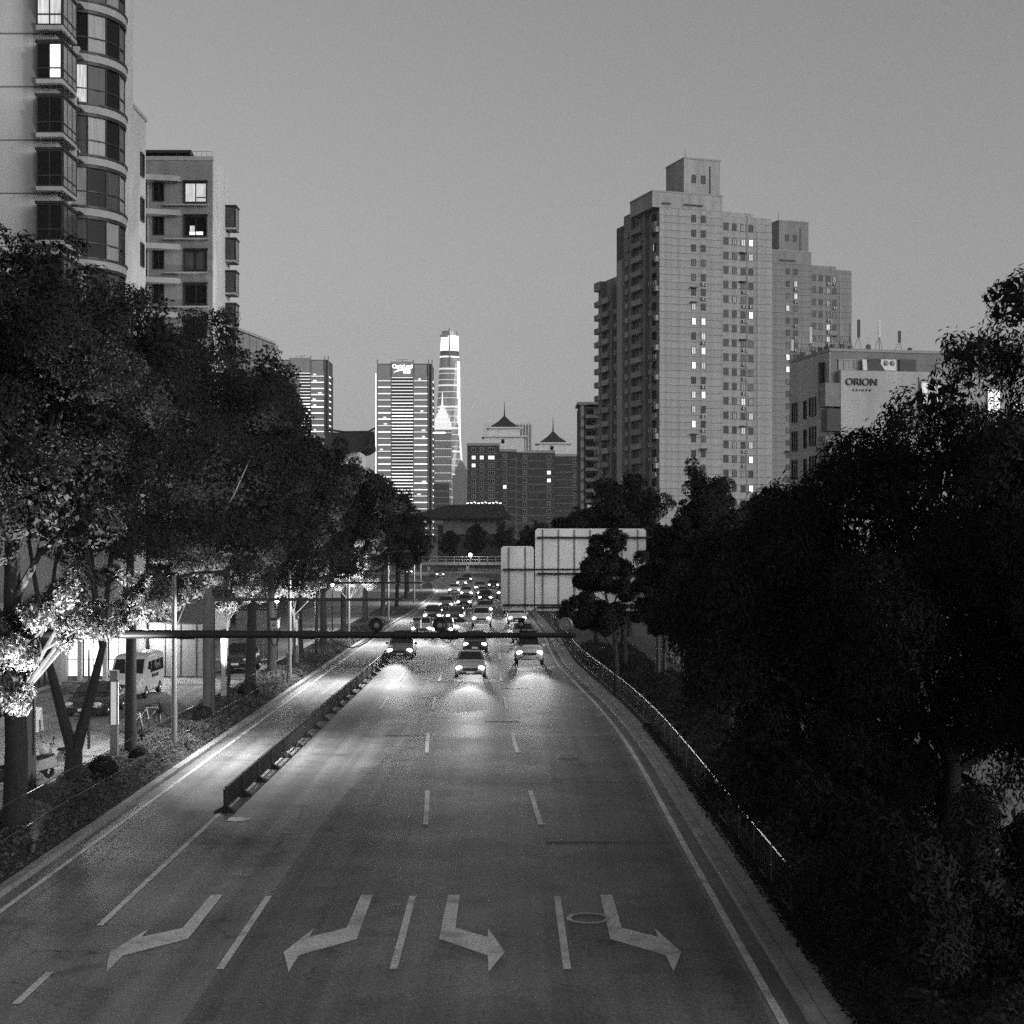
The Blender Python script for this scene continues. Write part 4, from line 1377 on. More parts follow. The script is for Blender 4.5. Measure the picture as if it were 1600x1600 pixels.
# ------------------------------------------------------------------ far towers
def banded_tower(label, loc, w, h, zmin, sign, rot=0.0):
    t = thing('office_tower', label, 'building', loc, rot)
    dp = 34
    bx(0, w, 0, dp, 0, h - 12).build('core', M['frame'], t)
    bx(.4, w - .4, .4, dp, h - 12, h - 1.5).build('crown_core', M['frame'], t)
    c = [0, w * .25, w * .66, w * .92, w]
    for i, x in enumerate((0, w * .25, w * .66, w * .935, w)):
        bx(x - .35, x + .35, -.9, 0, 0, h + (1.5 if i != 1 else 0)).build('pillar', M['metal'], t)
    for (x0, x1) in ((c[0], c[1]), (c[1], c[2]), (c[2], c[3])):
        bx(x0 + .6, x1 - .6, -.5, -.1, h - 11.6, h - (0 if x0 == c[1] else 2.2)).build('crown_screen', M['curtain_wall'], t)
    rr = random.Random(int(w * 100 + h))
    k = 0
    z = h - 15
    while z > zmin:
        for (x0, x1) in ((c[0], c[1]), (c[2], c[3])):
            q = rr.random()
            mt = M['band_hi'] if q < .2 else (M['band'] if q < .75 else M['band_dim'])
            piece('floor_band', mt, t, x0 + .4, x1 - .3, -.75, -.1, z, z + .62)
            piece('glass_storey', M['curtain_wall'], t, x0 + .4, x1 - .3, -.4, -.05, z + .9, z + 4.3)
            if rr.random() < .22:
                u0 = rr.uniform(x0 + 1, x1 - 4)
                bx(u0, u0 + rr.uniform(1.5, 3.2), -.5, -.4, z + 1.2, z + 2.2).build('lit_room', M['lit_hi'], t)
        piece('floor_band', M['band'], t, w, w + .6, 2, dp * .4, z, z + .62)
        for j in range(2):
            zz = z + j * 2.45
            glow = math.exp(-((k * 2 + j - 13) / 4.0) ** 2) + math.exp(-((k * 2 + j - 34) / 5.0) ** 2) * .7
            mt = M['band_hi'] if glow > .7 else (M['band'] if glow > .25 else M['band_dim'])
            piece('floor_band', mt, t, c[1] + .5, c[2] - .4, -.7, -.1, zz, zz + .55)
        k += 1
        z -= 4.9
    bx(-1.6, -1.1, -.5, .5, zmin, h - 9).build('light_strip', M['band'], t)
    bx(w, w + .5, 0, 2, h * .1, h - 9).build('corner_fin', M['metal'], t)
    if sign:
        face_text(t, 'CapitaLand', (c[1] + c[2]) / 2, -1.1, h - 5.0, 4.2, 'band_hi', .3, 'roof_letters', .82)
        face_text(t, '凯德', (c[1] + c[2]) / 2 + 3.4, -1.1, h - 8.9, 2.8, 'band_hi', .3, 'roof_characters')
        sw = MB()
        pts = [(c[1] + 2 + 13 * u, -1.1, h - 8.2 + 2.6 * (1 - (1 - u) ** 2.2)) for u in [i / 10 for i in range(11)]]
        sw.tube(pts, [.12 + .35 * math.sin(math.pi * i / 10) for i in range(11)], 6).build('sign_swoosh', M['band_hi'], t)
    MB().tube([(w * .45, 8, h - 2), (w * .45, 8, h + 2.4)], .2, 5).tube([(w * .33, 8, h + 2.2), (w * .55, 8, h + 2.6)], .16, 5).build('roof_crane', M['metal_dark'], t)
    return t


banded_tower('tall office tower with lit floor bands and white roof lettering', (-102.9, 1200, 0), 41.7, 142.8, 10, True)
banded_tower('office tower with lit floor bands partly hidden by the left trees', (-187.5, 1250, 0), 41, 151.5, 60, False)

# distant twisting skyscraper
T = thing('skyscraper', 'very tall tapering twisted skyscraper with a bright crown in the far distance', 'building', (-191, 4750, 0))


def twist_ring(z, top=632.0):
    u = z / top
    r = 46 * (1 - u) ** 1.1 + 24 * u ** .8 + 2
    pts = []
    for i in range(24):
        q = 2 * math.pi * i / 24
        rr_ = r * (1 + .10 * math.cos(3 * q))
        a = q + 2.1 * u
        pts.append((rr_ * math.cos(a), rr_ * math.sin(a), z))
    return pts


def twist_zone(z0, z1, mt, nm, n=6, s=1.0):
    rings = [twist_ring(z0 + (z1 - z0) * i / n) for i in range(n + 1)]
    vs = [(x * s, y * s, z) for r_ in rings for (x, y, z) in r_]
    fs = [(i * 24 + k, i * 24 + (k + 1) % 24, (i + 1) * 24 + (k + 1) % 24, (i + 1) * 24 + k) for i in range(n) for k in range(24)]
    fs.append(tuple(range(n * 24, n * 24 + 24)))
    return MB().add(vs, fs).build(nm, mt, T)


M['sky_glass'] = mat('skyscraper_glass', .30, .2, .2, .02, spec=.8, stretch=(.1, .1, 6))
zone = [0, 60, 130, 200, 270, 340, 405, 470, 520]
for a, b in zip(zone[:-1], zone[1:]):
    twist_zone(a, b - 5, M['sky_glass'], 'glass_zone')
    twist_zone(b - 5, b, M['band_dim'], 'lit_belt', 1, 1.01)
twist_zone(520, 552, M['sky_glass'], 'glass_zone')
twist_zone(552, 556, M['band'], 'lit_belt', 1, 1.01)
twist_zone(556, 572, M['frame'], 'louvre_zone')
twist_zone(572, 618, M['band'], 'lit_crown')
twist_zone(618, 632, M['sky_glass'], 'crown_tip', 2, .93)
MB().tube([(4, -27, 520), (3, -29, 560), (2, -29, 600), (2, -27, 640)], [2.6, 2.4, 2.2, 1.2], 6).build('crown_notch', M['metal'], T)
bx(-26, -2, -29.5, -24, 612, 619).build('crown_shade', M['metal'], T)
pts = [(twist_ring(z)[0][0] * 1.01, twist_ring(z)[0][1] * 1.01, z) for z in range(0, 560, 20)]
e = []
for z in range(0, 560, 20):
    r_ = max(twist_ring(z), key=lambda p: p[0])
    e.append((r_[0] * .93, r_[1] - 12, z))
MB().tube(e, [4.5] * len(e), 5).build('lit_edge', M['band'], T)
for i in range(26):
    z = 40 + 18.5 * i
    if all(abs(z - q) > 9 for q in zone):
        twist_zone(z, z + 1.6, M['band_dim'], 'floor_line', 1, 1.008)

T = thing('skyscraper', 'far art deco skyscraper with a bright stepped crown before the twisted tower', 'building', (-209, 4700, 0))
for i, (hw, z0, z1) in enumerate(((29, 0, 330), (27, 330, 352), (22, 352, 366), (17, 366, 378), (12, 378, 390), (7, 390, 404))):
    bx(-hw, hw, -hw, hw, z0, z1).build('stage', M['sky_glass'] if i < 1 else M['band_dim'], T)
    if i == 0:
        for k in range(12):
            x = -27 + 54 * k / 11
            bx(x - .8, x + .8, -30.2, -29, 10, 328).build('rib', M['metal'], T)
        for k in range(14):
            bx(-29.2, 29.2, -29.6, -29, 24 * k + 8, 24 * k + 10).build('floor_line', M['band_dim'], T)
        bx(-29, 10, -30.6, -30.2, 318, 323).build('lit_line', M['band_hi'], T)
MB().tube([(0, 0, 404), (0, 0, 425), (0, 0, 445)], [2.5, 1.5, .5], 6).build('spire', M['band'], T)
for sx in (-1, 1):
    for z0, x in ((352, 20), (366, 15), (378, 10)):
        MB().tube([(sx * x, -10, z0), (sx * x, -10, z0 + 16)], [2, .3], 5).build('pinnacle', M['band'], T)

T = thing('gabled_tower', 'grey far tower with a pointed top beside the brick block', 'building', (-95, 2500, 0))
bx(0, 27, 0, 25, 0, 108).build('wall', M['wall_b'], T)
MB().prism([(4, 2), (23, 2), (23, 23), (4, 23)], 108, 116).build('upper_stage', M['wall_b'], T)
MB().add([(4, 2, 116), (23, 2, 116), (23, 23, 116), (4, 23, 116), (13.5, 12, 134)], [(0, 1, 4), (1, 2, 4), (2, 3, 4), (3, 0, 4)]).build('pointed_roof', M['wall_b'], T)
for i in range(7):
    for j in range(9):
        piece('window', M['glass_pale'], T, 2 + 3.6 * i, 4 + 3.6 * i, -.4, .05, 20 + 9.5 * j, 25 + 9.5 * j)
T = thing('far_block', 'small dark far block in the gap beside the lit office tower', 'building', (-75, 1500, 0))
bx(0, 14.5, 0, 14, 0, 60).build('wall', M['brick'], T)
for j in range(8):
    bx(.5, 14, -.3, 0, 10 + 6 * j, 11 + 6 * j).build('string_course', M['wall_b'], T)
# ================================================================== street furniture
# camera boom across the left lanes
T = thing('camera_gantry', 'dark tapering steel boom with traffic cameras and round flash lamps crossing the road', 'gantry', (-14.6, 44, 0))
MB().tube([(0, 0, 0), (0, 0, 5.6)], [.20, .17], 12).build('post', M['metal_dark'], T, smooth=True)
MB().tube([(0, 0, 5.37), (4, 0, 5.39), (8, 0, 5.38), (12, 0, 5.36), (16.4, 0, 5.36)], [.145, .125, .105, .09, .07], 12).build('boom', M['metal_dark'], T, smooth=True)
for x in (5.2, 8.6, 11.3, 12.6, 14.8):
    MB().tube([(x, 0, 5.37), (x + .5, 0, 5.37)], .125, 10).build('clamp', M['metal_dark'], T, smooth=True)


def flash_lamp(x, mtl='metal_dark'):
    o = MB().lathe([(0, .16), (.13, .15), (.2, .03), (.205, -.06), (.17, -.08), (.15, -.05), (0, -.05)], 18, (x, -.02, 5.66), 'y').build('flash_lamp', M[mtl], T, smooth=True)
    MB().lathe([(0, -.075), (.07, -.07), (.08, -.05)], 14, (x, -.02, 5.64), 'y').build('lens', M['metal'], o, smooth=True)
    bx(x - .03, x + .03, -.03, .03, 5.44, 5.56).build('stem', M['metal_dark'], o)


def camera_box(x, pale=False):
    o = MB().prism_x([(-.12, 5.56), (.3, 5.56), (.3, 5.76), (-.16, 5.84), (-.18, 5.80)], x - .09, x + .09).build('traffic_camera', M['plastic_pale' if pale else 'metal_dark'], T)
    bx(x - .11, x + .11, -.24, .34, 5.80, 5.84).build('sun_shield', M['metal_dark'], o)
    MB().lathe([(0, -.15), (.055, -.14), (.06, -.10)], 12, (x, -.02, 5.67), 'y').build('lens', M['metal'], o)
    bx(x - .025, x + .025, -.03, .03, 5.44, 5.57).build('stem', M['metal_dark'], o)


flash_lamp(10.8)
camera_box(11.95, True)
flash_lamp(12.58)
bx(12.68, 12.84, -.08, .1, 5.54, 5.70).build('sensor_box', M['metal'], T)
camera_box(7.95, True)
camera_box(14.86)
flash_lamp(16.1, 'metal')
for (x0, x1, s) in ((9.4, 10.8, .34), (11.6, 11.95, .12), (12.58, 13.0, .2), (7.8, 8.1, .3), (14.7, 15.0, .3), (15.8, 16.25, .28)):
    pts = [(x0 + (x1 - x0) * i / 12, -.12, 5.36 + (.18 if i == 12 else 0) - s * math.sin(math.pi * i / 12)) for i in range(13)]
    MB().tube(pts, .016, 5).build('cable', M['black'], T)

# large road signs seen from behind
def sign_board(label, x0, x1, z0, z1, y, bars, ribs, arm_to):
    t = thing('road_sign', label, 'road sign', (arm_to, y, 0))
    X = lambda v: v - arm_to
    c = .12
    poly = [(x0 + c, z0), (x1 - c, z0), (x1, z0 + c), (x1, z1 - c), (x1 - c, z1), (x0 + c, z1), (x0, z1 - c), (x0, z0 + c)]
    n = len(poly)
    mb = MB()
    mb.add([(X(a), 0, b) for a, b in poly] + [(X(a), .03, b) for a, b in poly], [tuple(range(n)), tuple(range(2 * n - 1, n - 1, -1))] + [(i, n + i, n + (i + 1) % n, (i + 1) % n) for i in range(n)])
    mb.build('sign_sheet', M['sign_back'], t)
    for i in range(ribs):
        x = x0 + (x1 - x0) * (i + .5) / ribs
        bx(X(x) - .025, X(x) + .025, -.05, -.002, z0 + .05, z1 - .05).build('rib', M['metal'], t)
    for z in bars:
        MB().tube([(X(x0 + .1), -.16, z), (0, -.16, z)], .055, 8).build('support_arm', M['metal_dark'], t)
        for i in range(ribs):
            x = x0 + (x1 - x0) * (i + .5) / ribs
            bx(X(x) - .05, X(x) + .05, -.22, -.05, z - .07, z + .07).build('bracket', M['metal_dark'], t)
    MB().tube([(0, -.16, 0), (0, -.16, z1 + .1)], [.16, .13], 12).build('post', M['metal_dark'], t, smooth=True)
    return t


sign_board('narrow grey back of a road sign, left of the large one', -.6, 1.2, 4.1, 7.63, 86.0, (4.4, 6.35), 2, 8.0)
sign_board('large wide grey back of a road sign over the right lanes', 1.28, 7.4, 4.05, 8.6, 86.6, (4.25, 6.1, 8.1), 7, 8.4)

# thin signal arms reaching out of the left trees
for (y, z, x1, lab) in ((66, 5.5, -4.6, 'thin black signal arm reaching out of the left trees past the camera boom'), (101, 5.2, -5.8, 'far thin black signal arm under the left tree line')):
    t = thing('signal_arm', lab, 'signal arm', (-12.6, y, .09))
    MB().tube([(0, 0, 0), (0, 0, z)], [.11, .09], 8).build('post', M['metal_dark'], t, smooth=True)
    MB().tube([(0, 0, z - .1), (x1 + 12.6, 0, z - .1)], [.07, .05], 8).build('arm', M['metal_dark'], t, smooth=True)

# black barrier between the cycle lane and the road: linked sections
def barrier_section(first=False):
    t = thing('road_barrier', 'x', 'barrier', group='linked sections of the black road barrier')
    MB().box(-.045, .045, -.045, .045, .05, .64).box(-.06, .06, -.06, .06, .64, .68).build('post', M['metal_dark'], t)
    MB().add([(-.32, -.17, 0), (.32, -.17, 0), (.32, .17, 0), (-.32, .17, 0), (-.3, -.15, .05), (.3, -.15, .05), (.3, .15, .05), (-.3, .15, .05), (-.07, -.07, .18), (.07, -.07, .18), (.07, .07, .18), (-.07, .07, .18)],
             [(0, 1, 5, 4), (1, 2, 6, 5), (2, 3, 7, 6), (3, 0, 4, 7), (4, 5, 9, 8), (5, 6, 10, 9), (6, 7, 11, 10), (7, 4, 8, 11), (8, 9, 10, 11)]).build('foot', M['black'], t)
    p = MB().box(-.03, .03, .06, 2.84, .70, .75).box(-.025, .025, .06, 2.84, .10, .14)
    for i in range(19):
        y = .14 + i * .144
        p.box(-.014, .014, y - .014, y + .014, .14, .70)
    p.build('panel', M['metal_dark'], t)
    return t


sec = barrier_section()
y = 46.2
for i in range(20):
    o = sec if i == 0 else copy_tree(sec)
    x0, x1 = fA(y) + .12, fA(y + 2.9) + .12
    o.location = (x0, y, 0)
    o.rotation_euler = (0, 0, -math.atan2(x1 - x0, 2.9))
    o['label'] = 'black slatted road barrier section, nearest the camera' if i == 0 else ('black slatted road barrier section at the far end of the row' if i == 19 else 'black slatted road barrier section, %s from the near end' % ORD[i])
    y += 2.9

# railing on the right verge
T = thing('railing', 'thin steel railing curving along the right-hand pavement', 'railing')
y = 33.0
while y < 150:
    y2 = y + 2.5
    a, b = (xr(y) + .95, y), (xr(y2) + .95, y2)
    mb = MB()
    mb.tube([(a[0], a[1], .22), (b[0], b[1], .22)], .022, 5)
    MB().tube([(a[0], a[1], 1.12), (b[0], b[1], 1.12)], .026, 6).build('handrail', M['metal'], T)
    nb = 9 if y < 90 else 6
    for i in range(1, nb):
        q = i / nb
        x, yy = a[0] + (b[0] - a[0]) * q, a[1] + (b[1] - a[1]) * q
        mb.box(x - .007, x + .007, yy - .007, yy + .007, .22, 1.12)
    mb.build('railing_panel', M['metal_dark'], T)
    MB().box(a[0] - .03, a[0] + .03, a[1] - .03, a[1] + .03, .05, 1.2).build('post', M['metal_dark'], T)
    y = y2


# lamp posts in the left tree row
def lamp_post(label, x, y, h, reach, power, lit=True):
    t = thing('lamp_post', label, 'lamp post', (x, y, .09), 0, 'lamp posts in the left tree row')
    MB().tube([(0, 0, 0), (0, 0, .4), (0, 0, h)], [.13, .115, .08], 12).build('pole', M['pole_white'], t, smooth=True)
    MB().tube([(0, 0, h - .1), (reach * .5, 0, h + .12), (reach, 0, h + .15)], [.05, .04, .035], 8).build('arm', M['metal_dark'], t, smooth=True)
    hd = bx(reach - .1, reach + .5, -.13, .13, h + .07, h + .2).box(reach - .1, reach - .085, -.13, .13, h - .01, h + .07).box(reach + .485, reach + .5, -.13, .13, h - .01, h + .07).box(reach - .085, reach + .485, -.13, -.115, h - .01, h + .07).box(reach - .085, reach + .485, .115, .13, h - .01, h + .07).build('lamp_head', M['metal_dark'], t)
    bx(reach - .04, reach + .44, -.1, .1, h + .045, h + .068).build('lamp_glass', M['lamp'], hd)
    L = bpy.data.lights.new('lamp_light', 'AREA')
    L.shape = 'RECTANGLE'
    L.size, L.size_y = .45, .19
    L.energy = power
    L.spread = R(135)
    lo = bpy.data.objects.new('lamp_light', L)
    COL.objects.link(lo)
    lo.parent = t
    lo.location = (reach + .2, 0, h + .035)
    return t


LP = 760
for (x, y, w, lab) in ((-12.5, 58.0, 1.0, 'white round lamp post beside the bicycle, nearest on the left verge'), (-12.2, 86.0, 1.2, 'white round lamp post among bright leaves past the camera boom'), (-12.3, 118, 1.2, 'third white lamp post along the left verge'),
                       (-12.0, 152, 1.2, 'fourth white lamp post along the left verge'), (-12.0, 192, 1.2, 'fifth white lamp post along the left verge'), (-14.0, 240, 1.2, 'farthest white lamp post on the left verge')):
    lamp_post(lab, x, y, 6.6, 1.6, LP * w)


# globe lamps of the side street
def globe(label, x, y, h, power, r=.16):
    t = thing('globe_lamp', label, 'lamp post', (x, y, .01), 0, 'globe lamps along the side street')
    MB().tube([(0, 0, 0), (0, 0, h - r)], [.06, .04], 8).build('pole', M['metal_dark'], t)
    MB().lathe([(0, -r), (r * .7, -r * .7), (r, 0), (r * .7, r * .7), (0, r)], 10, (0, 0, h)).build('globe', M[power], t, smooth=True)
    return t


globe('bright globe lamp on the side street behind the forked trunk', -16.2, 60.0, 4.0, 'globe')
globe('globe lamp at the left end of the grey hoarding', -20.9, 89.6, 2.7, 'globe')
globe('added globe lamp on the side street past the hoarding', -15.6, 104, 3.9, 'globe')  # lamp added to brighten the side street and verge
globe('added globe lamp far along the side street', -15.6, 136, 4.0, 'globe')  # another added lamp, brightening the far part of the side street


# unseen lamps added on the verge to brighten the low foliage
def fill_flood(label, x, y, aim, power, size):
    t = thing('fill_lamp', label, 'fill_lamp', (x, y, .09), 0, 'added floodlights on the left verge')
    MB().tube([(0, 0, 0), (0, 0, .22)], .03, 6).build('stake', M['metal_dark'], t)
    dv = (Vector(aim) - Vector((x, y, .45))).normalized()
    q = dv.to_track_quat('-Z', 'Y')
    hd = MB().lathe([(0, .16), (.09, .15), (.12, .0), (.13, -.06), (.11, -.05), (.10, .02), (0, .02)], 12).build('lamp_body', M['metal_dark'], t, smooth=True)
    hd.location = (0, 0, .32)
    hd.rotation_euler = q.to_euler()
    L = bpy.data.lights.new('fill_light', 'SPOT')
    L.energy = power
    L.spot_size = R(size)
    L.spot_blend = .8
    L.shadow_soft_size = .08
    lo = bpy.data.objects.new('fill_light', L)
    COL.objects.link(lo)
    lo.parent = t
    lo.location = Vector((0, 0, .32)) + dv * .12
    lo.rotation_euler = q.to_euler()


fill_flood('small added floodlight on the left verge under the bright low foliage', -11.9, 38.9, (-11.6, 41.2, 5.6), 34000, 54)
fill_flood('small added floodlight at the foot of the first lamp post', -12.0, 58.0, (-13.0, 60.6, 6.0), 16000, 52)
fill_flood('small added floodlight beside the ball shrub before the fifth trunk', -12.0, 72.3, (-13.5, 75.2, 5.4), 16000, 52)
fill_flood('small added floodlight behind the second lamp post', -11.95, 89.0, (-12.8, 92.6, 6.2), 22000, 58)
fill_flood('small added floodlight beyond the far end of the barrier', -11.95, 118, (-12.7, 122, 5.8), 24000, 62)

# square light columns
def column(label, x, y, h, lit):
    t = thing('square_column', label, 'bollard', (x, y, .09), 0, 'square columns on the left verge')
    bx(-.13, .13, -.13, .13, 0, h * .42).build('base', M['metal'], t)
    bx(-.12, .12, -.12, .12, h * .42, h * .88).build('pale_panel', M['column_panel' if lit else 'metal'], t)
    for s in (-1, 1):
        bx(s * .125 - .02, s * .125 + .02, -.14, -.1, h * .42, h * .9).build('edge_strip', M['metal_dark'], t)
    bx(-.135, .135, -.135, .135, h * .88, h).build('cap', M['metal'], t)


column('square grey column beside the nearest left trunk', -14.5, 47.2, 3.5, False)
column('square white-faced column in front of the white van', -14.1, 55.6, 3.3, True)
column('square grey column in front of the dark off-road car', -13.6, 74.0, 3.4, False)
column('square pale column by the ball shrub far along the verge', -13.2, 96.0, 3.4, True)

# guard cables along the verge
for (z, lab) in ((1.75, 'upper thin cable strung along the left verge'), (.95, 'lower thin cable strung along the left verge')):
    pts = [(-12.05, 30 + 6 * i, z + .03 * math.cos(i * math.pi)) for i in range(10)]
    tag(MB().tube(pts, .012, 5).build('guard_cable', M['metal_dark']), lab, 'cable', 'cables along the left verge')
cp = thing('cable_post', 'slim dark post holding the verge cables near the left edge', 'post', (-12.05, 84, .09))
MB().tube([(0, 0, 0), (0, 0, 1.85)], [.04, .035], 6).build('post', M['metal_dark'], cp)
bx(-.05, .05, -.05, .05, 1.85, 1.9).build('cap', M['metal'], cp)

# shop row behind the side street
T = thing('shop_building', 'low shop building with bright windows behind the left trees', 'building', (-24.3, 46, 0))
bx(-8, -.02, 0, 38.5, 0, 4.7).build('wall', M['wall_a'], T)
for i in range(7):
    y0 = 1.2 + i * 5.2
    bx(-.02, .35, y0 - 1.0, y0 - .2, 0, 4.6).build('pillar', M['white'], T)
    window(T, 0, y0 + 2.0, .4, 4.0, 3.0, R(90), 'shop' if i not in (2, 6) else 'glass_grey', 'frame', 4, 2, .09, .1, name='shop_window')
    bx(0, .9, y0 - .1, y0 + 4.0, 3.7, 3.9).build('canopy', M['metal_dark'], T)
    bx(0, .12, y0 + .1, y0 + 3.9, 3.95, 4.6).build('fascia_board', M['lit_mid'] if i in (1, 3, 4, 8, 10, 11) else M['wall_b'], T)
bx(-8.1, .2, -.1, 38.6, 4.7, 5.0).build('roof_edge', M['trim'], T)
MB().box(.36, 1.0, 6, 38, .14, .30).build('step', M['kerb'], T)

T = thing('corner_shop', 'bright glazed shop front with white columns behind the dark sedan', 'shop', (-25.4, 87.0, 0))
bx(0, 4.4, .3, 3.0, 0, 3.9).build('wall', M['wall_c'], T)
for i in range(4):
    bx(i * 1.4 - .12, i * 1.4 + .12, -.05, .3, 0, 3.9).build('column', M['white'], T)
for i in range(3):
    window(T, .7 + i * 1.4, .3, .35, 1.12, 2.9, 0, 'shop', 'frame', 2, 3, .05, .08, name='shop_window')
bx(-.2, 4.6, -.5, 3.0, 3.9, 4.15).build('roof_slab', M['trim'], T)
bx(-.2, 4.6, -.9, .3, 0, .16).build('step', M['kerb'], T)

T = thing('hoarding', 'grey panelled hoarding across the side street behind the white van', 'hoarding', (-20.9, 90.5, 0))
for i in range(4):
    piece('hoarding_panel', M['metal'], T, i * .9, i * .9 + .86, 0, .05, .1, 3.1)
for i in range(5):
    bx(i * .9 - .05, i * .9 - .0, -.03, .08, 0, 3.2).build('hoarding_post', M['metal_dark'], T)
bx(-.1, 3.7, -.05, .1, 3.1, 3.2).build('top_rail', M['metal_dark'], T)
T = thing('hoarding', 'second short grey hoarding panel beside the dark off-road car', 'hoarding', (-18.2, 103.5, 0))
for i in range(3):
    piece('hoarding_panel', M['metal'], T, i * .9, i * .9 + .86, 0, .05, .1, 3.3)
bx(-.1, 2.7, -.05, .1, 3.3, 3.4).build('top_rail', M['metal_dark'], T)

T = thing('sandwich_board', 'small white sandwich board standing on the side street', 'sign', (-20.0, 65.5, .01), R(-8))
for s in (-1, 1):
    o = MB().add([(-.35, s * .25, 0), (.35, s * .25, 0), (.35, s * .03, 1.0), (-.35, s * .03, 1.0), (-.35, s * .22, 0), (.35, s * .22, 0), (.35, 0, 1.0), (-.35, 0, 1.0)],
                 [(0, 1, 2, 3), (7, 6, 5, 4), (0, 4, 5, 1), (1, 5, 6, 2), (2, 6, 7, 3), (3, 7, 4, 0)]).build('board', M['white'], T)
for s in (-1, 1):
    bx(s * .37 - .02, s * .37 + .02, -.2, -.16, 0, .5).build('leg', M['metal_dark'], T)

# footbridge and lamps at the bend
T = thing('footbridge', 'low bridge with a long railing across the far end of the road', 'bridge', (-34, 378, 0))
bx(0, 46, 0, 3, 1.5, 2.2).build('deck', M['kerb'], T)
for i in range(24):
    bx(i * 2, i * 2 + .12, -.05, .05, 2.2, 3.5).build('railing_post', M['metal'], T)
bx(0, 46, -.06, .02, 3.4, 3.55).build('handrail', M['metal'], T)
bx(0, 46, -.05, .01, 2.75, 2.85).build('railing_bar', M['metal'], T)
for i in range(5):
    bx(4 + i * 9.5, 4.7 + i * 9.5, .6, 2.2, -.02, 1.5).build('pier', M['kerb'], T)
globe('small bright lamp shining on the far bridge', -9.9, 372, 4.0, 'globe_far', .42)
globe('lamp lighting a far tree left of the bend', -22.0, 368, 6.2, 'globe_far', .3)
T = thing('roadside_fence', 'white picket fence along the far outer side of the bend', 'fence', (-12, 352, 0), R(-52))
for i in range(26):
    bx(i * .9, i * .9 + .14, 0, .08, 0, 1.3).build('picket', M['white'], T)
bx(0, 23.4, .08, .14, .9, 1.05).build('rail', M['white'], T)

# ================================================================== vehicles
def loft(sections):
    """sections: list of (y, [(x, z) half outline from bottom centre to top centre])"""
    mb = MB()
    vs, fs = [], []
    n = len(sections[0][1])
    for y, half in sections:
        for (x, z) in half:
            vs.append((x, y, z))
        for (x, z) in reversed(half[1:-1]):
            vs.append((-x, y, z))
    m = 2 * n - 2
    for i in range(len(sections) - 1):
        for k in range(m):
            k2 = (k + 1) % m
            fs.append((i * m + k, i * m + k2, (i + 1) * m + k2, (i + 1) * m + k))
    fs.append(tuple(range(m - 1, -1, -1)))
    fs.append(tuple(range((len(sections) - 1) * m, len(sections) * m)))
    return mb.add(vs, [tuple(reversed(f)) for f in fs])


def half_sec(w, zb, zt):
    return [(0, zb), (w * .84, zb), (w * .97, zb + .10), (w, zb + (zt - zb) * .45), (w * .985, zt - .16), (w * .93, zt - .04), (w * .7, zt + .01), (0, zt + .035)]


_car = {}


def wheel(t, x, y, r=.32, w=.2):
    k = ('wheel', r, w)
    if k not in _car:
        _car[k] = MB().lathe([(.2, -w / 2), (r - .03, -w / 2), (r, -w / 4), (r, w / 4), (r - .03, w / 2), (.2, w / 2)], 20, axis='x').mesh('wheel', M['black'], True)
        _car[('rim', r, w)] = MB().lathe([(0, -w * .42), (.08, -w * .46), (.19, -w * .36), (.205, -w * .5), (.205, w * .5), (.19, w * .36), (.08, w * .46), (0, w * .42)], 14, axis='x').mesh('rim', M['chrome'], True)
    o = link('wheel', _car[k], t, (x, y, r))
    link('rim', _car[('rim', r, w)], o)


def sheet(pts, off, mtl, name, parent):
    a, b, c = Vector(pts[0]), Vector(pts[1]), Vector(pts[2])
    nn = (b - a).cross(c - a).normalized() * off
    f = [Vector(p) + nn for p in pts]
    n = len(pts)
    g = [Vector(p) - nn * .5 for p in pts]
    return MB().add(f + g, [tuple(range(n)), tuple(range(2 * n - 1, n - 1, -1))] + [(i, n + i, n + (i + 1) % n, (i + 1) % n) for i in range(n)]).build(name, M[mtl], parent)


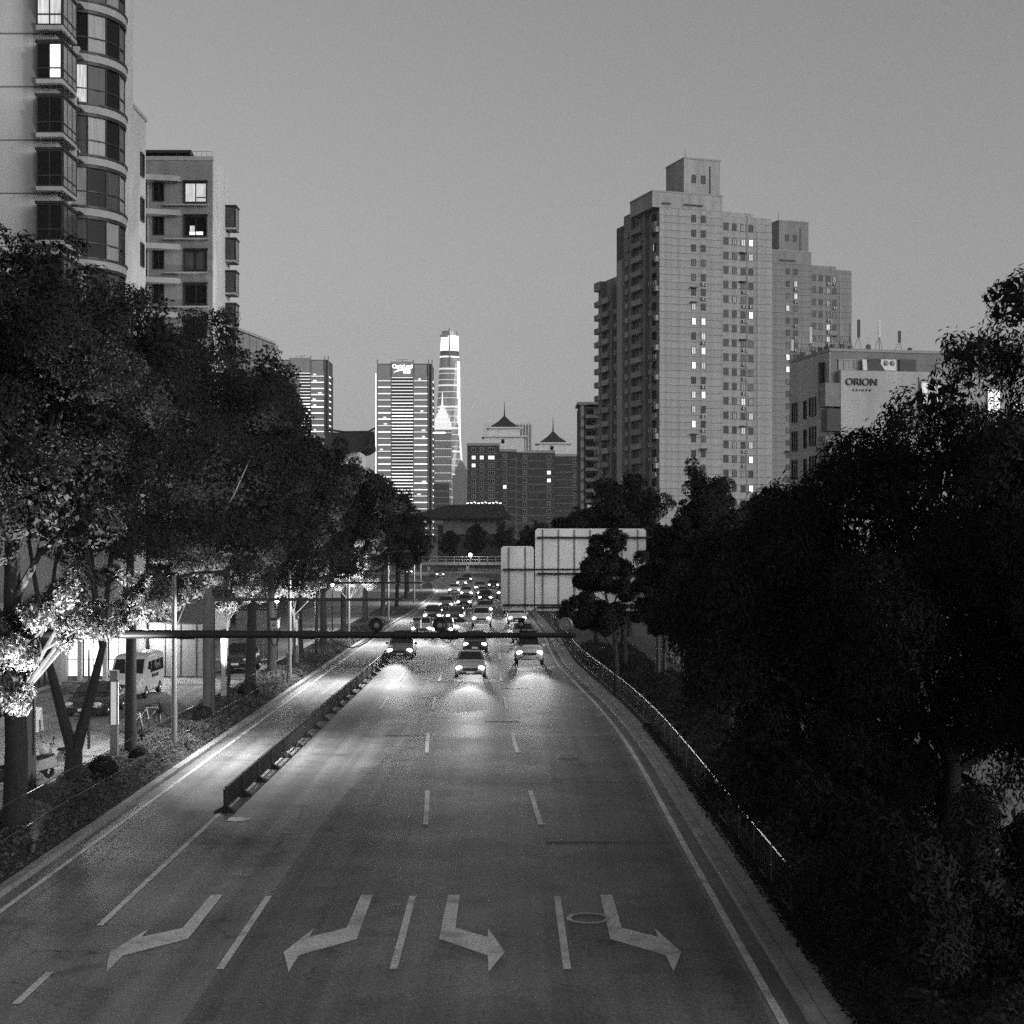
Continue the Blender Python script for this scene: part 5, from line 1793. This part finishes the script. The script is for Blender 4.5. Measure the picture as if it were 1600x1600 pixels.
def make_car(label, loc, paint, kind='sedan', lit=False, rz=0.0, group=None, power=2800, beams=True):
    t = thing('van' if kind == 'van' else 'car', label, 'van' if kind == 'van' else 'car', loc, rz, group)
    if kind == 'van':
        secs = [(-2.5, half_sec(.74, .36, .78)), (-2.42, half_sec(.84, .28, .98)), (-2.1, half_sec(.88, .25, 1.12)), (-1.85, half_sec(.89, .25, 1.2)), (-1.12, half_sec(.88, .25, 2.0)), (-.8, half_sec(.88, .25, 2.1)), (0, half_sec(.88, .25, 2.16)),
                (2.35, half_sec(.88, .25, 2.14)), (2.5, half_sec(.84, .3, 2.02))]
        loft(secs).build('body', M[paint], t, smooth=True)
        sheet([(-.76, -1.80, 1.26), (.76, -1.80, 1.26), (.70, -1.18, 1.93), (-.70, -1.18, 1.93)], .02, 'car_glass', 'windscreen', t)
        for s in (-1, 1):
            for (y0, y1) in ((-1.35, -.55), (-.45, .45), (.55, 1.4), (1.5, 2.25)):
                pts = [(s * .89, y0, 1.22), (s * .89, y1, 1.22), (s * .865, y1, 1.8), (s * .865, y0 + (.35 if y0 < -1 else 0), 1.8)]
                sheet(pts if s > 0 else pts[::-1], .012, 'car_glass', 'side_window', t)
            sheet([(s * .9, -.3, .95), (s * .9, 1.1, .95), (s * .9, 1.1, 1.12), (s * .9, -.3, 1.12)][::s], .008, 'frame', 'side_stripe', t)
            bx(s * .98 - .1, s * .98 + .1, -1.62, -1.5, 1.2, 1.45).build('mirror', M[paint], t)
        hz, hy, hx, gz = .80, -2.47, .62, .66
        wy = (-1.55, 1.5)
        hw = .15
    else:
        suv = kind == 'suv'
        dz = .22 if suv else 0
        secs = [(-2.28, half_sec(.64, .36 + dz * .4, .60 + dz)), (-2.18, half_sec(.80, .24 + dz * .6, .71 + dz)), (-1.9, half_sec(.87, .2 + dz * .6, .80 + dz)), (-1.3, half_sec(.89, .2 + dz * .6, .88 + dz)), (-.7, half_sec(.9, .2 + dz * .6, .93 + dz)),
                (1.2, half_sec(.9, .2 + dz * .6, .95 + dz)), (1.85, half_sec(.87, .22 + dz * .6, .97 + dz)), (2.2, half_sec(.80, .28 + dz * .6, .9 + dz)), (2.28, half_sec(.7, .4 + dz * .4, .78 + dz))]
        loft(secs).build('body', M[paint], t, smooth=True)
        rt = 1.45 + dz * 1.3
        b0 = .9 + dz
        end = 2.1 if suv else 1.75
        cab = lambda w0, w1, z: [(0, b0 - .1), (w0 * .9, b0 - .1), (w0, b0), (w0 - (w0 - w1) * .3, b0 + (z - b0) * .3), (w0 - (w0 - w1) * .8, b0 + (z - b0) * .8), (w1, z - .05), (w1 * .8, z - .005), (0, z + .01)]
        loft([(-.98, cab(.80, .79, b0 + .05)), (-.25, cab(.82, .63, rt - .05)), (.1, cab(.82, .62, rt)), (.8, cab(.82, .62, rt - .01)), (1.2 if not suv else 1.8, cab(.81, .61, rt - .09)), (end, cab(.76, .7, b0 + .08))]).build('cabin', M[paint], t, smooth=True)
        sheet([(-.70, -.88, b0 + .125), (.70, -.88, b0 + .125), (.56, -.28, rt - .06), (-.56, -.28, rt - .06)], .03, 'car_glass', 'windscreen', t)
        for s in (-1, 1):
            for (y0, y1, q) in ((-.62, .22, .45), (.30, 1.1, 0)):
                pts = [(s * .815, y0, b0 + .05), (s * .815, y1, b0 + .05), (s * .66, y1 - (.1 if not q else 0), rt - .1), (s * .66, y0 + q, rt - .1)]
                sheet(pts if s > 0 else pts[::-1], .018, 'car_glass', 'side_window', t)
            bx(s * .95 - .09, s * .95 + .09, -.72, -.60, b0 + .02, b0 + .17).build('mirror', M[paint], t)
        hz, hy, hx, gz = .62 + dz, -2.22, .62, .50 + dz
        wy = (-1.38, 1.35)
        hw = .17
    for s in (-1, 1):
        for yy in wy:
            wheel(t, s * .79, yy, .33 if kind != 'suv' else .36)
        h = MB().lathe([(0, -.05), (hw * .6, -.045), (hw, 0), (hw, .12)], 14, (0, 0, 0), 'y')
        h.v = [(x * 1.15 + s * hx, y_ + hy, z * .62 + hz) for (x, y_, z) in h.v]
        h.build('headlight', M['headlight'] if lit else M['headlight_off'], t)
    bx(-.42, .42, hy - .07, hy + .1, gz - .05, gz + .12).build('grille', M['frame'], t)
    bx(-.62, .62, hy - .06, hy + .1, gz - .22, gz - .12).build('air_intake', M['black'], t)
    bx(-.22, .22, hy - .10, hy - .05, gz - .18, gz - .06).build('number_plate', M['plastic_pale'], t)
    if lit and beams:
        L = bpy.data.lights.new('headlight_beam', 'SPOT')
        L.energy = power * 2
        L.spot_size = R(20)
        L.spot_blend = 1.0
        L.shadow_soft_size = .25
        lo = bpy.data.objects.new('headlight_beam', L)
        COL.objects.link(lo)
        lo.parent = t
        lo.location = (0, hy - .4, hz)
        lo.rotation_euler = (R(90 - .9), 0, R(180))
    return t


make_car('white van parked on the side street behind the street trees', (-19.3, 80.5, .01), 'car_white', 'van')
make_car('dark sedan parked in front of the white van', (-19.2, 72.4, .01), 'car_dark')
make_car('dark off-road car parked beyond the grey hoarding', (-16.4, 95.0, .01), 'car_dark', 'suv')

lane1 = lambda y: (fA(y) + fB(y)) / 2
lane2 = lambda y: (fB(y) + fC(y)) / 2
lane3 = lambda y: (fC(y) + fD(y)) / 2
lane4 = lambda y: (fD(y) + xr(y) - .4) / 2
GT = 'oncoming cars with lit headlights'
for (f, y, paint, kind, lab) in (
        (lane3, 92, 'car_silver', 'sedan', 'silver sedan with lit headlights, nearest oncoming car'),
        (lane4, 101, 'car_white', 'suv', 'white off-road car with lit headlights, nearest in the right lane'),
        (lane1, 106, 'car_grey', 'sedan', 'grey sedan with lit headlights, nearest in the left lane'),
        (lane3, 112, 'car_dark', 'sedan', 'dark sedan with lit headlights, second in the middle lane'),
        (lane4, 122, 'car_silver', 'sedan', 'silver sedan with lit headlights, second in the right lane'),
        (lane1, 131, 'car_white', 'sedan', 'white sedan with lit headlights beyond the far end of the barrier'),
        (lane3, 143, 'car_white', 'suv', 'white off-road car with lit headlights, third in the middle lane'),
        (lane2, 152, 'car_dark', 'sedan', 'dark far sedan with lit headlights left of the middle lane'),
        (lane4, 168, 'car_grey', 'sedan', 'grey far sedan with lit headlights in the right lane'),
        (lane1, 178, 'car_silver', 'sedan', 'silver far sedan with lit headlights in the left lane'),
        (lane3, 192, 'car_dark', 'suv', 'dark far off-road car with lit headlights in the middle lane'),
        (lane2, 214, 'car_white', 'sedan', 'white far sedan with lit headlights before the bend'),
        (lane3, 238, 'car_grey', 'sedan', 'grey far sedan with lit headlights before the bend'),
        (lane2, 262, 'car_silver', 'sedan', 'silver far sedan with lit headlights at the start of the bend'),
        (lane3, 286, 'car_dark', 'sedan', 'dark far sedan with lit headlights at the start of the bend'),
        (lane2, 126, 'car_grey', 'suv', 'grey off-road car with lit headlights, nearest left of the middle lane'),
        (lane4, 148, 'car_white', 'sedan', 'white sedan with lit headlights, third in the right lane'),
        (lane1, 148, 'car_dark', 'suv', 'dark off-road car with lit headlights in the left lane past the barrier'),
        (lane3, 166, 'car_silver', 'sedan', 'silver sedan with lit headlights, fourth in the middle lane'),
        (lane2, 184, 'car_grey', 'sedan', 'grey sedan with lit headlights behind the dark one left of the middle lane'),
        (lane4, 208, 'car_silver', 'suv', 'silver off-road car with lit headlights far along the right lane'),
        (lane1, 226, 'car_white', 'sedan', 'white sedan with lit headlights far along the left lane'),
        (lane3, 214, 'car_white', 'sedan', 'white sedan with lit headlights far along the middle lane'),
        (lane4, 250, 'car_dark', 'sedan', 'dark sedan with lit headlights far along the right lane')):
    dx = f(y + 1.5) - f(y - 1.5)
    make_car(lab, (f(y), y, .012), paint, kind, True, -math.atan2(dx, 3.0), GT, beams=y < 170)
for (x, y, a, lab) in ((-15.5, 322, 22, 'far car with lit headlights rounding the bend'), (-24, 346, 40, 'farthest car with lit headlights rounding the bend')):
    make_car(lab, (x, y, .012), 'car_grey', 'sedan', True, R(a), GT, beams=False)


# scooters and bicycles parked by the verge
def scooter(label, loc, rz, paint):
    t = thing('scooter', label, 'scooter', loc, rz, 'scooters parked by the verge')
    for y in (-.62, .58):
        wheel(t, 0, y, .23, .1) if False else MB().lathe([(.1, -.05), (.2, -.05), (.23, 0), (.2, .05), (.1, .05)], 16, (0, y, .23), 'x').build('wheel', M['black'], t, smooth=True)
    MB().prism_x([(-.25, .3), (.75, .38), (.8, .62), (.55, .72), (.1, .66), (-.05, .42), (-.35, .36)], -.14, .14).build('body', M[paint], t)
    MB().prism_x([(-.62, .35), (-.45, .32), (-.36, .95), (-.48, 1.0)], -.19, .19).build('front_shield', M[paint], t)
    MB().prism_x([(.0, .70), (.7, .76), (.72, .84), (.05, .80)], -.13, .13).build('seat', M['black'], t)
    MB().tube([(-.34, -.42, 1.02), (0, -.46, .98), (.34, -.42, 1.02)], .025, 6).build('handlebar', M['metal_dark'], t)
    MB().tube([(0, -.62, .25), (0, -.45, .98)], .04, 6).build('fork', M['metal'], t)
    MB().lathe([(0, .13), (.1, .09), (.14, 0), (.13, -.08), (.09, -.1)], 12, (.0, .35, .95)).build('helmet', M['plastic_pale'], t, smooth=True)
    for s in (-1, 1):
        MB().tube([(s * .3, -.44, 1.02), (s * .38, -.46, 1.2)], .012, 4).lathe([(0, -.01), (.06, 0), (0, .01)], 8, (s * .38, -.46, 1.23), 'y').build('mirror', M['metal_dark'], t)


scooter('pale scooter with a helmet on its seat beside the forked trunk', (-15.9, 52.2, .01), R(-35), 'plastic_pale')
scooter('dark scooter parked left of the pale scooter', (-16.3, 50.0, .01), R(-30), 'car_dark')
scooter('pale scooter half hidden behind the forked trunk', (-15.7, 54.3, .01), R(-40), 'car_silver')


def bicycle(label, loc, rz):
    t = thing('bicycle', label, 'bicycle', loc, rz, 'bicycles parked by the verge')
    for y in (-.52, .52):
        pts = [(0, y + .33 * math.cos(q), .35 + .33 * math.sin(q)) for q in [2 * math.pi * i / 20 for i in range(21)]]
        w = MB().tube(pts, .022, 5).build('wheel', M['black'], t)
        sp = MB()
        for i in range(8):
            q = math.pi * i / 8
            sp.tube([(0, y - .31 * math.cos(q), .35 - .31 * math.sin(q)), (0, y + .31 * math.cos(q), .35 + .31 * math.sin(q))], .004, 3)
        sp.build('spokes', M['metal'], w)
    fr = MB()
    for a, b in (((0, .52, .35), (0, .08, .32)), ((0, .08, .32), (0, .2, .8)), ((0, .2, .8), (0, -.34, .82)), ((0, .08, .32), (0, -.36, .78)), ((0, .52, .35), (0, .19, .76)), ((0, -.52, .35), (0, -.34, .9))):
        fr.tube([a, b], .02, 6)
    fr.build('frame', M['plastic_pale'], t)
    MB().tube([(-.27, -.26, 1.0), (0, -.36, .98), (.27, -.26, 1.0)], .016, 5).build('handlebar', M['metal_dark'], t)
    MB().prism([(-.03, -.0), (.03, -.0), (.09, .26), (-.09, .26)], .86, .92).build('saddle', M['black'], t)


bicycle('bicycle parked on the side street right of the straight trunk', (-15.6, 64.6, .01), R(60))
bicycle('bicycle parked behind the spiky plant near the white pole', (-15.5, 67.2, .01), R(70))

# ================================================================== thin evening haze over the whole district
hz = bx(-2600, 2600, -60, 5600, -1.5, 720).build('haze', None)
hm = bpy.data.materials.new('evening_haze')
hm.use_nodes = True
hn = hm.node_tree.nodes
hn.clear()
ho = hn.new('ShaderNodeOutputMaterial')
hv = hn.new('ShaderNodeVolumePrincipled')
hv.inputs['Color'].default_value = grey(.92)
hv.inputs['Density'].default_value = .00010
hv.inputs['Anisotropy'].default_value = .25
hm.node_tree.links.new(hv.outputs[0], ho.inputs['Volume'])
hz.data.materials.append(hm)
stuff(hz)
tag(hz, 'thin evening haze hanging over the whole street and skyline', 'haze')
